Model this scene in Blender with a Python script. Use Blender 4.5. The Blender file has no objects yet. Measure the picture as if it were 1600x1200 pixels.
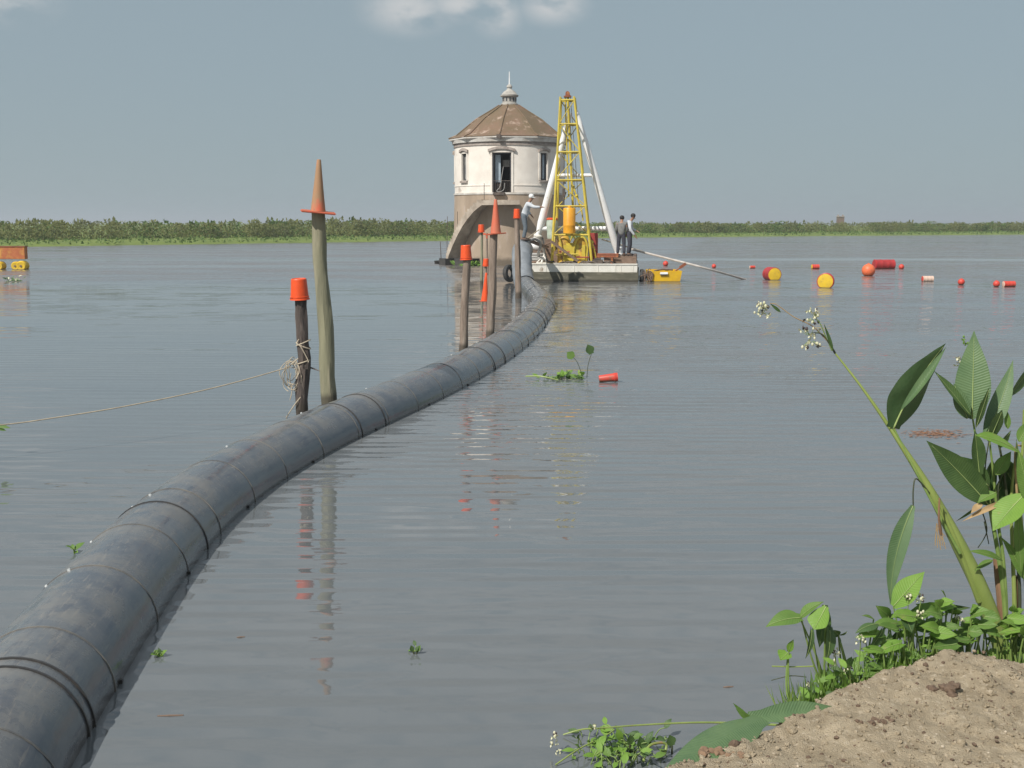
import bpy, bmesh, math, random
import numpy as np
from mathutils import Vector, Matrix, noise, Quaternion
R = math.radians
random.seed(7)
C = bpy.context.scene.collection
SC = bpy.context.scene
H = 2.7; F = 1800.0; TILT = math.atan(252 / F)
CAM = Vector((0, 0, H))
FW = Vector((0, math.cos(TILT), -math.sin(TILT))); UP = Vector((0, math.sin(TILT), math.cos(TILT)))

def ray(px, py):
    return Vector((1, 0, 0)) * ((px - 800) / F) + UP * (-(py - 600) / F) + FW
def P(px, py, z=0.0):
    d = ray(px, py); return CAM + d * ((z - H) / d.z)
def Q(px, py, Y):
    d = ray(px, py); return CAM + d * (Y / d.y)

# ---------------------------------------------------------------- materials
def mat(name, col, rough=0.7, col2=None, nscale=4.0, metal=0.0, bump=0.0, bscale=30.0, spec=0.5, stretch=(1, 1, 1),
        col3=None, n3scale=1.2, thr3=(0.55, 0.65), transl=0.0, coord='Object', thr=(0.35, 0.65)):
    m = bpy.data.materials.new(name); m.use_nodes = True
    nt = m.node_tree; N = nt.nodes; L = nt.links
    b = N['Principled BSDF']
    b.inputs['Roughness'].default_value = rough; b.inputs['Metallic'].default_value = metal
    b.inputs['Specular IOR Level'].default_value = spec
    b.inputs['Base Color'].default_value = (*col, 1)
    tc = N.new('ShaderNodeTexCoord'); mp = N.new('ShaderNodeMapping')
    mp.inputs['Scale'].default_value = stretch
    L.new(tc.outputs[coord], mp.inputs['Vector'])
    out = None
    def layer(prev, c, sc, t, det=5):
        n = N.new('ShaderNodeTexNoise'); n.inputs['Scale'].default_value = sc; n.inputs['Detail'].default_value = det
        n.inputs['Roughness'].default_value = 0.62
        L.new(mp.outputs[0], n.inputs['Vector'])
        r = N.new('ShaderNodeMapRange'); r.inputs['From Min'].default_value = t[0]; r.inputs['From Max'].default_value = t[1]
        L.new(n.outputs['Fac'], r.inputs['Value'])
        mx = N.new('ShaderNodeMix'); mx.data_type = 'RGBA'
        if prev is None: mx.inputs['A'].default_value = (*col, 1)
        else: L.new(prev, mx.inputs['A'])
        mx.inputs['B'].default_value = (*c, 1)
        L.new(r.outputs[0], mx.inputs['Factor'])
        return mx.outputs['Result']
    if col2: out = layer(out, col2, nscale, thr)
    if col3: out = layer(out, col3, n3scale, thr3, 8)
    if out is not None: L.new(out, b.inputs['Base Color'])
    if bump:
        n = N.new('ShaderNodeTexNoise'); n.inputs['Scale'].default_value = bscale; n.inputs['Detail'].default_value = 6
        L.new(mp.outputs[0], n.inputs['Vector'])
        bp = N.new('ShaderNodeBump'); bp.inputs['Distance'].default_value = bump
        L.new(n.outputs['Fac'], bp.inputs['Height']); L.new(bp.outputs[0], b.inputs['Normal'])
    if transl:
        t = N.new('ShaderNodeBsdfTranslucent'); ms = N.new('ShaderNodeMixShader'); ms.inputs[0].default_value = transl
        if out is not None: L.new(out, t.inputs['Color'])
        else: t.inputs['Color'].default_value = (*col, 1)
        L.new(b.outputs[0], ms.inputs[1]); L.new(t.outputs[0], ms.inputs[2]); L.new(ms.outputs[0], N['Material Output'].inputs['Surface'])
    return m

def mrange(src, a, b, c=0.0, d=1.0, tr=None):
    r = (tr or nt).nodes.new('ShaderNodeMapRange'); r.interpolation_type = 'SMOOTHSTEP'
    for k, v in zip(('From Min', 'From Max', 'To Min', 'To Max'), (a, b, c, d)): r.inputs[k].default_value = v
    (tr or nt).links.new(src, r.inputs['Value']); return r.outputs[0]
def mth(op, a, b=None, tr=None, cl=False):
    m = (tr or nt).nodes.new('ShaderNodeMath'); m.operation = op; m.use_clamp = cl
    for i, x in enumerate((a, b)):
        if x is None: continue
        if isinstance(x, (int, float)): m.inputs[i].default_value = x
        else: (tr or nt).links.new(x, m.inputs[i])
    return m.outputs[0]
def veins(m):
    t = m.node_tree; N = t.nodes; L = t.links; uv = N.new('ShaderNodeUVMap'); s = N.new('ShaderNodeSeparateXYZ'); L.new(uv.outputs[0], s.inputs[0])
    ph = mth('ADD', mth('MULTIPLY', s.outputs[0], 560.0, t), mth('MULTIPLY', s.outputs[1], -14.0, t), t)
    v = mth('MULTIPLY', mth('SINE', ph, None, t), 0.5, t)
    b = N['Principled BSDF']; src = b.inputs['Base Color'].links[0].from_socket
    mx = N.new('ShaderNodeMix'); mx.data_type = 'RGBA'; mx.blend_type = 'MULTIPLY'; L.new(src, mx.inputs['A']); mx.inputs['B'].default_value = (0.60, 0.68, 0.60, 1)
    edge = mth('MULTIPLY', mrange(s.outputs[1], 0.82, 1.0, tr=t), 0.45, t)
    L.new(mth('MAXIMUM', mth('ADD', mth('MULTIPLY', v, 0.22, t), 0.11, t), edge, t), mx.inputs['Factor']); L.new(mx.outputs['Result'], b.inputs['Base Color'])
    bp = N.new('ShaderNodeBump'); bp.inputs['Distance'].default_value = 0.0007; L.new(v, bp.inputs['Height']); old = b.inputs['Normal'].links
    if old: L.new(old[0].from_socket, bp.inputs['Normal'])
    L.new(bp.outputs[0], b.inputs['Normal'])
M = {}
M['plaster'] = mat('weathered_plaster', (0.77, 0.715, 0.64), 0.85, (0.67, 0.61, 0.54), 1.3, bump=0.004, bscale=12, col3=(0.36, 0.30, 0.25), n3scale=0.9, thr3=(0.60, 0.75))
M['trimdark'] = mat('stained_trim', (0.26, 0.21, 0.18), 0.9, (0.40, 0.35, 0.31), 3)
M['white_trim'] = mat('white_trim', (0.62, 0.60, 0.56), 0.8, (0.42, 0.38, 0.33), 2.2)
M['concrete'] = mat('brown_concrete', (0.40, 0.315, 0.235), 0.92, (0.29, 0.225, 0.165), 0.8, bump=0.01, bscale=8, col3=(0.41, 0.33, 0.27), n3scale=2.0, stretch=(1, 1, 0.4))
M['stair'] = mat('stair_render', (0.50, 0.43, 0.35), 0.9, (0.28, 0.23, 0.18), 1.6, bump=0.006, bscale=12)
M['footblack'] = mat('algae_black_concrete', (0.035, 0.034, 0.033), 0.8, (0.06, 0.055, 0.05), 3)
M['roof'] = mat('mossy_rusty_roof', (0.19, 0.12, 0.078), 0.85, (0.145, 0.105, 0.06), 0.6, bump=0.012, bscale=9, col3=(0.36, 0.27, 0.21), n3scale=1.3, thr3=(0.56, 0.66), thr=(0.4, 0.6))
M['cement'] = mat('grey_cement', (0.42, 0.40, 0.36), 0.9, (0.30, 0.28, 0.25), 3)
M['darkframe'] = mat('dark_window_frame', (0.05, 0.05, 0.055), 0.6)
M['curtain'] = mat('dusty_window_pane', (0.30, 0.29, 0.27), 0.25, (0.20, 0.20, 0.20), 2)
M['paleblue'] = mat('pale_blue_paint', (0.42, 0.50, 0.56), 0.6, (0.33, 0.40, 0.46), 3)
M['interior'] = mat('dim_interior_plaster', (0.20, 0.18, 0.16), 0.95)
M['white'] = mat('white_paint_steel', (0.86, 0.86, 0.85), 0.4, (0.80, 0.79, 0.77), 3, col3=(0.36, 0.24, 0.15), n3scale=3, thr3=(0.68, 0.75))
M['hullwhite'] = mat('scuffed_white_hull', (0.74, 0.72, 0.66), 0.55, (0.60, 0.57, 0.50), 2, col3=(0.25, 0.18, 0.12), n3scale=2.5, thr3=(0.6, 0.7), stretch=(1, 1, 0.5))
M['hullolive'] = mat('olive_fouled_hull', (0.085, 0.08, 0.055), 0.8, (0.13, 0.12, 0.085), 1.8, col3=(0.18, 0.16, 0.12), n3scale=4, stretch=(0.5, 0.5, 2))
M['yellow'] = mat('yellow_mast_paint', (0.60, 0.47, 0.045), 0.5, (0.44, 0.34, 0.05), 2.5, col3=(0.20, 0.11, 0.05), n3scale=3, thr3=(0.64, 0.72))
M['orangecyl'] = mat('amber_paint', (0.78, 0.36, 0.02), 0.4, (0.66, 0.29, 0.02), 2)
M['skiff'] = mat('yellow_plastic_hull', (0.75, 0.46, 0.01), 0.5, (0.62, 0.36, 0.02), 3)
M['rust'] = mat('rusty_steel', (0.30, 0.085, 0.035), 0.8, (0.17, 0.06, 0.03), 2.5, col3=(0.40, 0.16, 0.05), n3scale=4)
M['redbox'] = mat('faded_red_paint', (0.36, 0.045, 0.035), 0.55, (0.26, 0.04, 0.03), 3)
M['black'] = mat('black_rubber', (0.02, 0.02, 0.021), 0.7, (0.05, 0.048, 0.045), 5)
M['darkmetal'] = mat('dark_oily_steel', (0.06, 0.05, 0.045), 0.6, (0.12, 0.09, 0.07), 4)
M['deckwood'] = mat('dark_deck_timber', (0.13, 0.085, 0.06), 0.85, (0.22, 0.15, 0.11), 5, stretch=(1, 1, 4))
M['hose'] = mat('pale_ribbed_hose', (0.36, 0.35, 0.33), 0.6, (0.27, 0.26, 0.24), 4)
M['rope'] = mat('old_manila_rope', (0.50, 0.43, 0.32), 0.95, (0.38, 0.32, 0.24), 12)
M['pole'] = mat('bleached_pole', (0.52, 0.48, 0.44), 0.8, (0.40, 0.36, 0.32), 4)
M['postgreen'] = mat('greenish_weathered_log', (0.245, 0.235, 0.15), 0.9, (0.17, 0.165, 0.11), 2.2, bump=0.006, bscale=14, stretch=(3, 3, 0.5), col3=(0.32, 0.29, 0.20), n3scale=1.5, thr3=(0.5, 0.7))
M['postgrey'] = mat('grey_brown_log', (0.28, 0.215, 0.17), 0.92, (0.17, 0.13, 0.10), 4, bump=0.006, bscale=18, stretch=(4, 4, 0.5), col3=(0.30, 0.25, 0.2), n3scale=1.8)
M['postdark'] = mat('dark_bark_log', (0.10, 0.078, 0.066), 0.95, (0.05, 0.042, 0.038), 5, bump=0.01, bscale=16, stretch=(4, 4, 0.7), col3=(0.16, 0.13, 0.11), n3scale=4)
M['bucket'] = mat('orange_red_plastic', (0.78, 0.085, 0.015), 0.42, (0.64, 0.075, 0.015), 6, col3=(0.40, 0.13, 0.06), n3scale=9, thr3=(0.60, 0.75))
M['cone'] = mat('faded_orange_cone', (0.58, 0.12, 0.06), 0.65, (0.46, 0.15, 0.085), 4, stretch=(1, 1, 0.6), col3=(0.30, 0.14, 0.09), n3scale=8, thr3=(0.58, 0.72))
M['conedust'] = mat('sunbleached_dusty_cone', (0.36, 0.19, 0.10), 0.85, (0.31, 0.215, 0.125), 2.2, stretch=(1, 1, 0.5), col3=(0.58, 0.13, 0.07), n3scale=2.6, thr3=(0.5, 0.65))
M['redfloat'] = mat('red_float_plastic', (0.66, 0.055, 0.035), 0.5, (0.50, 0.06, 0.04), 8, col3=(0.28, 0.10, 0.06), n3scale=7, thr3=(0.56, 0.7))
M['reddrum'] = mat('dark_red_drum', (0.42, 0.03, 0.03), 0.4, (0.32, 0.03, 0.03), 5, col3=(0.5, 0.3, 0.25), n3scale=3, thr3=(0.66, 0.72))
M['yellowlid'] = mat('yellow_drum_paint', (0.70, 0.47, 0.02), 0.55, (0.58, 0.38, 0.03), 5, col3=(0.34, 0.24, 0.06), n3scale=5, thr3=(0.58, 0.72))
M['orangeball'] = mat('orange_buoy', (0.80, 0.17, 0.06), 0.5, (0.66, 0.13, 0.05), 5, col3=(0.40, 0.16, 0.09), n3scale=5, thr3=(0.56, 0.7))
M['paleband'] = mat('pale_float_band', (0.62, 0.45, 0.36), 0.6)
M['soil_dark'] = mat('damp_clod', (0.10, 0.065, 0.042), 0.95, (0.16, 0.11, 0.075), 60, bump=0.004, bscale=120)
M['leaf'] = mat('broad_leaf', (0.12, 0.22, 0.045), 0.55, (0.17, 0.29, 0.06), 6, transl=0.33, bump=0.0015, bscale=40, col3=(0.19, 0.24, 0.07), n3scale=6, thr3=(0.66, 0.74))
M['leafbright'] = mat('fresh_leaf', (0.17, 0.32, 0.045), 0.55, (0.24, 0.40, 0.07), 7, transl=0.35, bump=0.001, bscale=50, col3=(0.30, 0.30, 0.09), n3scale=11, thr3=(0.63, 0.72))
M['leafdark'] = mat('deep_green_shaded_leaf', (0.060, 0.115, 0.036), 0.5, (0.095, 0.165, 0.05), 9, transl=0.26, bump=0.0015, bscale=40)  # deep green; also paints the shade of leaves turned from the sun
M['leafbloom'] = mat('waxy_bluegreen_leaf', (0.125, 0.20, 0.085), 0.5, (0.085, 0.155, 0.065), 9, transl=0.14, bump=0.001, bscale=40, stretch=(1, 1, 1))
M['stalk'] = mat('yellow_green_stalk', (0.25, 0.31, 0.085), 0.5, (0.19, 0.25, 0.06), 9, stretch=(1, 1, 0.3), col3=(0.30, 0.17, 0.08), n3scale=9, thr3=(0.64, 0.72))
M['stem'] = mat('green_stem', (0.14, 0.22, 0.05), 0.5, (0.20, 0.28, 0.08), 15)
M['stemdark'] = mat('dark_stem', (0.05, 0.06, 0.03), 0.6)
M['stembrown'] = mat('brown_sheath', (0.16, 0.085, 0.045), 0.85, (0.27, 0.16, 0.09), 12, stretch=(1, 1, 0.3))
M['midrib'] = mat('pale_midrib', (0.30, 0.38, 0.14), 0.5)
M['straw'] = mat('dry_straw_leaf', (0.48, 0.34, 0.17), 0.8, (0.36, 0.24, 0.12), 14, transl=0.2)
M['petal'] = mat('cream_petal', (0.72, 0.70, 0.52), 0.6, (0.62, 0.62, 0.40), 30, transl=0.2)
M['bud'] = mat('dark_bud', (0.07, 0.05, 0.05), 0.7)
M['skin'] = mat('tanned_skin', (0.30, 0.16, 0.10), 0.6)
M['hair'] = mat('dark_hair', (0.02, 0.017, 0.015), 0.7)
M['greyshirt'] = mat('grey_cloth', (0.20, 0.20, 0.19), 0.9, (0.14, 0.14, 0.135), 8)
M['whiteshirt'] = mat('white_cloth', (0.62, 0.64, 0.66), 0.9, (0.50, 0.52, 0.55), 6)
M['paleshirt'] = mat('pale_grey_cloth', (0.60, 0.62, 0.64), 0.9, (0.47, 0.50, 0.53), 7)
M['navy'] = mat('dark_trousers', (0.035, 0.037, 0.05), 0.9, (0.055, 0.055, 0.07), 8)
M['denim'] = mat('blue_grey_trousers', (0.09, 0.115, 0.135), 0.9, (0.14, 0.16, 0.18), 8)
M['boot'] = mat('brown_boot', (0.07, 0.05, 0.04), 0.8)
M['cap'] = mat('white_cap', (0.70, 0.70, 0.68), 0.8)

# ---------------------------------------------------------------- mesh builder
W = {}
class MB:
    def __init__(s): s.v = []; s.f = []; s.m = []; s.cur = 0; s.uv = {}
    def add(s, vs, fs):
        o = len(s.v); s.v += [Vector(v) for v in vs]; s.f += [tuple(i + o for i in f) for f in fs]; s.m += [s.cur] * len(fs); return s
    def mat(s, i): s.cur = i; return s
    def box(s, c, size, rz=0.0, q=None, bev=0.0):
        c = Vector(c); x, y, z = [a / 2 for a in size]
        rot = q.to_matrix() if q is not None else Matrix.Rotation(rz, 3, 'Z')
        if bev <= 0:
            vs = [c + rot @ Vector((sx * x, sy * y, sz * z)) for sx in (-1, 1) for sy in (-1, 1) for sz in (-1, 1)]
            return s.add(vs, [(0, 1, 3, 2), (4, 6, 7, 5), (0, 4, 5, 1), (2, 3, 7, 6), (0, 2, 6, 4), (1, 5, 7, 3)])
        bm = bmesh.new(); bmesh.ops.create_cube(bm, size=1)
        for v in bm.verts: v.co = Vector((v.co.x * 2 * x, v.co.y * 2 * y, v.co.z * 2 * z))
        bmesh.ops.bevel(bm, geom=bm.edges[:], offset=bev, segments=2, affect='EDGES')
        bm.verts.index_update()
        vs = [c + rot @ v.co for v in bm.verts]; fs = [tuple(v.index for v in f.verts) for f in bm.faces]
        bm.free(); return s.add(vs, fs)
    def tube(s, pts, rad, n=10, caps=True, wob=0.0):
        pts = [Vector(p) for p in pts]
        if not hasattr(rad, '__len__'): rad = [rad] * len(pts)
        vs = []; fs = []; ref = None
        for i, p in enumerate(pts):
            t = (pts[min(i + 1, len(pts) - 1)] - pts[max(i - 1, 0)]).normalized()
            if ref is None:
                ref = t.orthogonal().normalized()
            else:
                ref = (ref - t * ref.dot(t)); ref = ref.normalized() if ref.length > 1e-6 else t.orthogonal().normalized()
            b = t.cross(ref)
            for k in range(n):
                a = 2 * math.pi * k / n
                r = rad[i] * (1 + (wob * noise.noise(p * 3 + Vector((k * 1.7, 0, 0))) if wob else 0))
                vs.append(p + ref * math.cos(a) * r + b * math.sin(a) * r)
        for i in range(len(pts) - 1):
            for k in range(n):
                k2 = (k + 1) % n
                fs.append((i * n + k, i * n + k2, (i + 1) * n + k2, (i + 1) * n + k))
        if caps:
            fs.append(tuple(range(n))[::-1]); fs.append(tuple(range((len(pts) - 1) * n, len(pts) * n)))
        return s.add(vs, fs)
    def cyl(s, a, b, r0, r1=None, n=16, caps=True): return s.tube([a, b], [r0, r0 if r1 is None else r1], n, caps)
    def lathe(s, prof, base, axis=(0, 0, 1), n=24, caps=True):
        base = Vector(base); q = Vector((0, 0, 1)).rotation_difference(Vector(axis).normalized())
        vs = []; fs = []
        for (r, z) in prof:
            for k in range(n):
                a = 2 * math.pi * k / n
                vs.append(base + q @ Vector((r * math.cos(a), r * math.sin(a), z)))
        for i in range(len(prof) - 1):
            for k in range(n):
                k2 = (k + 1) % n
                fs.append((i * n + k, i * n + k2, (i + 1) * n + k2, (i + 1) * n + k))
        if caps:
            fs.append(tuple(range(n))[::-1]); fs.append(tuple(range((len(prof) - 1) * n, len(prof) * n)))
        return s.add(vs, fs)
    def ball(s, c, r, n=12, sc=(1, 1, 1)):
        prof = [(max(1e-4, r * math.sin(math.pi * i / n)), -r * math.cos(math.pi * i / n)) for i in range(n + 1)]
        o = len(s.v); s.lathe(prof, (0, 0, 0), n=n * 2, caps=False); c = Vector(c)
        for i in range(o, len(s.v)):
            v = s.v[i]; s.v[i] = c + Vector((v.x * sc[0], v.y * sc[1], v.z * sc[2]))
        return s
    def lump(s, c, r, seed=0):
        bm = bmesh.new(); bmesh.ops.create_icosphere(bm, subdivisions=1 if r < 0.012 else 2, radius=1); bm.verts.index_update()
        c = Vector(c); sd = Vector((seed * 3.1, seed * 1.7, seed))
        vs = [c + Vector((v.co.x, v.co.y, v.co.z * 0.75)) * r * (1 + 0.55 * noise.noise(v.co * 1.6 + sd)) for v in bm.verts]
        fs = [tuple(v.index for v in f.verts) for f in bm.faces]; bm.free(); return s.add(vs, fs)
    def leaf(s, base, tip, width, nrm, bend=0.0, fold=0.25, side=0.0, peak=0.38, n=12, cols=3, rib=True, wave=0.0, base_w=0.12, heart=0.0, curl=0.0):
        base = Vector(base); tip = Vector(tip); nrm = Vector(nrm).normalized(); L = (tip - base).length
        ax = (tip - base).normalized(); sd0 = ax.cross(nrm).normalized(); nm = sd0.cross(ax).normalized()
        mid = (base + tip) / 2 + nm * bend * L + sd0 * side * L
        vs = []; fs = []; sp = []; ncol = 2 * cols + 1; sdv = random.random() * 50
        for i in range(n + 1):
            t = i / n
            p = base * (1 - t) ** 2 + mid * 2 * t * (1 - t) + tip * t * t
            tg = ((mid - base) * 2 * (1 - t) + (tip - mid) * 2 * t).normalized()
            sv = tg.cross(nm).normalized(); nv = sv.cross(tg).normalized()
            x = t / peak if t < peak else (1 - t) / (1 - peak)
            w = width / 2 * (math.sin(math.pi / 2 * min(1, x)) ** (0.62 if t < peak else 1.15))
            if t < peak: w = max(w, width / 2 * base_w)
            sp.append(p + nv * 0.002)
            for j in range(-cols, cols + 1):
                u = j / cols
                q = p + sv * (u * w) + nv * (abs(u) ** 1.3 * w * fold)
                if curl and u > 0: q += nv * (curl * w * u * u) - sv * (curl * 0.7 * w * u * u)
                if heart and t < 0.3: q -= tg * (heart * L * abs(u) * (0.3 - t) / 0.3)
                if wave: q += nv * wave * w * noise.noise(Vector((t * 5 + sdv, u * 1.2, sdv))) * abs(u)
                s.uv[len(s.v) + len(vs)] = (t * L, abs(u)); vs.append(q)
        for i in range(n):
            for j in range(ncol - 1):
                a = i * ncol + j; fs.append((a, a + 1, a + ncol + 1, a + ncol))
        cur = s.cur; s.add(vs, fs)
        if rib:
            s.cur = 1; s.tube(sp[:-1], [max(0.0006, width * 0.022 * (1 - i / n)) for i in range(n)], 5); s.cur = cur
        return s
    def build(s, name, mats, parent=None, smooth=True, auto=35):
        if not isinstance(mats, (list, tuple)): mats = [mats]
        mats = [M[x] if isinstance(x, str) else x for x in mats]
        off = W.get(parent, Vector((0, 0, 0))) if parent is not None else Vector((0, 0, 0))
        me = bpy.data.meshes.new(name); me.from_pydata([tuple(v - off) for v in s.v], [], s.f); me.update()
        for m_ in mats: me.materials.append(m_)
        me.polygons.foreach_set('material_index', [min(i, len(mats) - 1) for i in s.m])
        if s.uv:
            uvl = me.uv_layers.new(name='UVMap').data; vi = [0] * len(me.loops); me.loops.foreach_get('vertex_index', vi)
            flat = []
            for i in vi: flat += s.uv.get(i, (0.0, 0.0))
            uvl.foreach_set('uv', flat)
        if smooth:
            me.polygons.foreach_set('use_smooth', [True] * len(me.polygons))
            bm = bmesh.new(); bm.from_mesh(me); bmesh.ops.recalc_face_normals(bm, faces=bm.faces[:]) if auto else None
            for e in (bm.edges if auto else ()):
                if len(e.link_faces) == 2 and e.calc_face_angle(0) > R(auto): e.smooth = False
            bm.to_mesh(me); bm.free()
        o = bpy.data.objects.new(name, me); C.objects.link(o)
        if parent is not None: o.parent = parent; W[o] = off
        else: W[o] = Vector((0, 0, 0))
        return o

def tag(o, label, cat, group=None, kind=None):
    if label: o['label'] = label
    if cat: o['category'] = cat
    if group: o['group'] = group
    if kind: o['kind'] = kind
    return o
def thing(name, loc, label, cat, group=None):
    o = bpy.data.objects.new(name, None); C.objects.link(o); o.location = loc; o.empty_display_size = 0.2
    W[o] = Vector(loc); return tag(o, label, cat, group)
def single(mb, name, mats, label, cat, group=None, base=None, smooth=True, auto=35):
    """a thing that is one mesh, its origin moved to its base"""
    if base is None:
        b = Vector((sum(v.x for v in mb.v) / len(mb.v), sum(v.y for v in mb.v) / len(mb.v), min(v.z for v in mb.v)))
    else: b = Vector(base)
    for i in range(len(mb.v)): mb.v[i] = mb.v[i] - b
    o = mb.build(name, mats, None, smooth, auto); o.location = b; W[o] = b
    return tag(o, label, cat, group)
def catmull(pts, k=8):
    pts = [Vector(p) for p in pts]; out = []
    for i in range(len(pts) - 1):
        p0 = pts[max(i - 1, 0)]; p1 = pts[i]; p2 = pts[i + 1]; p3 = pts[min(i + 2, len(pts) - 1)]
        for j in range(k):
            t = j / k
            out.append(0.5 * ((2 * p1) + (p2 - p0) * t + (2 * p0 - 5 * p1 + 4 * p2 - p3) * t * t + (3 * p1 - p0 - 3 * p2 + p3) * t ** 3))
    out.append(pts[-1]); return out

# ---------------------------------------------------------------- camera, sun, sky
cd = bpy.data.cameras.new('camera'); cam = bpy.data.objects.new('camera', cd); C.objects.link(cam)
cam.location = CAM; cam.rotation_euler = (math.pi / 2 - TILT, 0, 0)
cd.sensor_width = 36; cd.lens = F / 1600 * 36; cd.clip_start = 0.05; cd.clip_end = 12000
SC.camera = cam
AZ = R(42); EL = R(46)
SUN = Vector((-math.sin(AZ) * math.cos(EL), -math.cos(AZ) * math.cos(EL), math.sin(EL)))
sd = bpy.data.lights.new('sun', 'SUN'); sd.energy = 5.0; sd.angle = R(0.5); sd.color = (1, 0.955, 0.89)
so = bpy.data.objects.new('sun', sd); C.objects.link(so); so.location = (-30, -30, 60)
so.rotation_euler = SUN.to_track_quat('Z', 'Y').to_euler()
SC.view_settings.view_transform = 'Standard'; SC.view_settings.look = 'None'
SC.view_settings.exposure = 0; SC.view_settings.gamma = 1
wd = bpy.data.worlds.new('World'); SC.world = wd; wd.use_nodes = True
nt = wd.node_tree; N = nt.nodes; L = nt.links
bg = N['Background']
sky = N.new('ShaderNodeTexSky'); sky.sky_type = 'NISHITA'; sky.sun_disc = False
sky.sun_elevation = EL; sky.sun_rotation = math.atan2(SUN.x, SUN.y) % (2 * math.pi)
sky.air_density = 1.0; sky.dust_density = 0.6; sky.ozone_density = 1.5; sky.altitude = 0
hsv = N.new('ShaderNodeHueSaturation'); hsv.inputs['Saturation'].default_value = 0.62; hsv.inputs['Value'].default_value = 1.0
L.new(sky.outputs[0], hsv.inputs['Color'])
tint = N.new('ShaderNodeMix'); tint.data_type = 'RGBA'; tint.blend_type = 'MULTIPLY'; tint.inputs['Factor'].default_value = 1
tint.inputs['B'].default_value = SKYTINT = (0.66, 0.80, 0.84, 1)
L.new(hsv.outputs[0], tint.inputs['A'])
# a few soft clouds high up, set by direction
tc = N.new('ShaderNodeTexCoord'); mp = N.new('ShaderNodeMapping'); mp.inputs['Scale'].default_value = (26, 26, 46)
mp.inputs['Location'].default_value = (0.9, 0, 0.35)
L.new(tc.outputs['Generated'], mp.inputs[0])
cn = N.new('ShaderNodeTexNoise'); cn.inputs['Scale'].default_value = 1.0; cn.inputs['Detail'].default_value = 7; cn.inputs['Roughness'].default_value = 0.5
L.new(mp.outputs[0], cn.inputs['Vector'])
sx = N.new('ShaderNodeSeparateXYZ'); L.new(tc.outputs['Generated'], sx.inputs[0])
blob = None
for bx, bz, rx, rz in ((-0.385, 0.168, 0.034, 0.018), (-0.086, 0.174, 0.038, 0.020), (-0.045, 0.178, 0.026, 0.014), (-0.012, 0.171, 0.020, 0.018), (0.034, 0.177, 0.028, 0.015)):
    u = mth('DIVIDE', mth('SUBTRACT', sx.outputs[0], bx), rx); v = mth('DIVIDE', mth('SUBTRACT', sx.outputs[2], bz), rz)
    d = mth('SQRT', mth('ADD', mth('MULTIPLY', u, u), mth('MULTIPLY', v, v)))
    g = mrange(d, 1.35, 0.0); blob = g if blob is None else mth('MAXIMUM', blob, g)
blob = mth('MULTIPLY', blob, mrange(sx.outputs[1], 0.3, 0.6))
high = mth('MULTIPLY', mrange(sx.outputs[2], 0.2, 0.26), 0.6)
cl = mth('MULTIPLY', mth('MAXIMUM', blob, high), mrange(cn.outputs['Fac'], 0.30, 0.58))
cm = N.new('ShaderNodeMix'); cm.data_type = 'RGBA'; cm.inputs['B'].default_value = (7.0, 6.9, 6.8, 1)
L.new(mth('MULTIPLY', cl, 0.68), cm.inputs['Factor']); hz_ = N.new('ShaderNodeMix'); hz_.data_type = 'RGBA'; hz_.inputs['B'].default_value = (2.72, 3.36, 3.66, 1)
hc = N.new('ShaderNodeMix'); hc.data_type = 'RGBA'; hc.inputs['A'].default_value = (3.05, 3.82, 4.26, 1); hc.inputs['B'].default_value = (3.2, 4.1, 4.75, 1)
L.new(mrange(sx.outputs[2], 0.17, 0.5), hc.inputs['Factor'])
h0 = N.new('ShaderNodeMix'); h0.data_type = 'RGBA'; h0.inputs['A'].default_value = (3.2, 3.92, 4.2, 1); L.new(mrange(sx.outputs[2], -0.01, 0.15), h0.inputs['Factor']); L.new(hc.outputs['Result'], h0.inputs['B']); L.new(h0.outputs['Result'], hz_.inputs['B'])
L.new(mrange(sx.outputs[2], -0.02, 0.6, 0.92, 0.55), hz_.inputs['Factor']); L.new(tint.outputs['Result'], hz_.inputs['A'])
L.new(hz_.outputs['Result'], cm.inputs['A'])
L.new(cm.outputs['Result'], bg.inputs['Color']); bg.inputs['Strength'].default_value = 0.1

for k_ in ('leaf', 'leafbright', 'leafdark', 'leafbloom'): veins(M[k_])

def tide(m, z1, col, soft=0.12, amp=0.25):
    """wet, algae-dark band where the water laps"""
    t = m.node_tree; N = t.nodes; L = t.links; g = N.new('ShaderNodeNewGeometry'); s = N.new('ShaderNodeSeparateXYZ'); L.new(g.outputs['Position'], s.inputs[0])
    n = N.new('ShaderNodeTexNoise'); n.inputs['Scale'].default_value = 2.2; n.inputs['Detail'].default_value = 6; L.new(g.outputs['Position'], n.inputs['Vector'])
    z = mth('ADD', s.outputs[2], mth('MULTIPLY', mth('SUBTRACT', n.outputs['Fac'], 0.5, t), amp * 2, t), t)
    b = N['Principled BSDF']; src = b.inputs['Base Color'].links[0].from_socket
    mx = N.new('ShaderNodeMix'); mx.data_type = 'RGBA'; L.new(src, mx.inputs['A']); mx.inputs['B'].default_value = (*col, 1)
    L.new(mth('MULTIPLY', mrange(z, z1 + soft, z1 - soft, tr=t), 0.8, t), mx.inputs['Factor']); L.new(mx.outputs['Result'], b.inputs['Base Color'])
tide(M['concrete'], 0.45, (0.085, 0.07, 0.05), 0.2, 0.3)
for k_ in ('postgreen', 'postgrey', 'postdark'): tide(M[k_], 0.22, (0.045, 0.038, 0.028), 0.06, 0.08)
tide(M['hullolive'], 0.10, (0.035, 0.03, 0.022), 0.05, 0.06)
for k_ in ('redfloat', 'reddrum', 'yellowlid', 'orangeball', 'skiff'): tide(M[k_], 0.035, (0.10, 0.085, 0.045), 0.02, 0.02)
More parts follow.
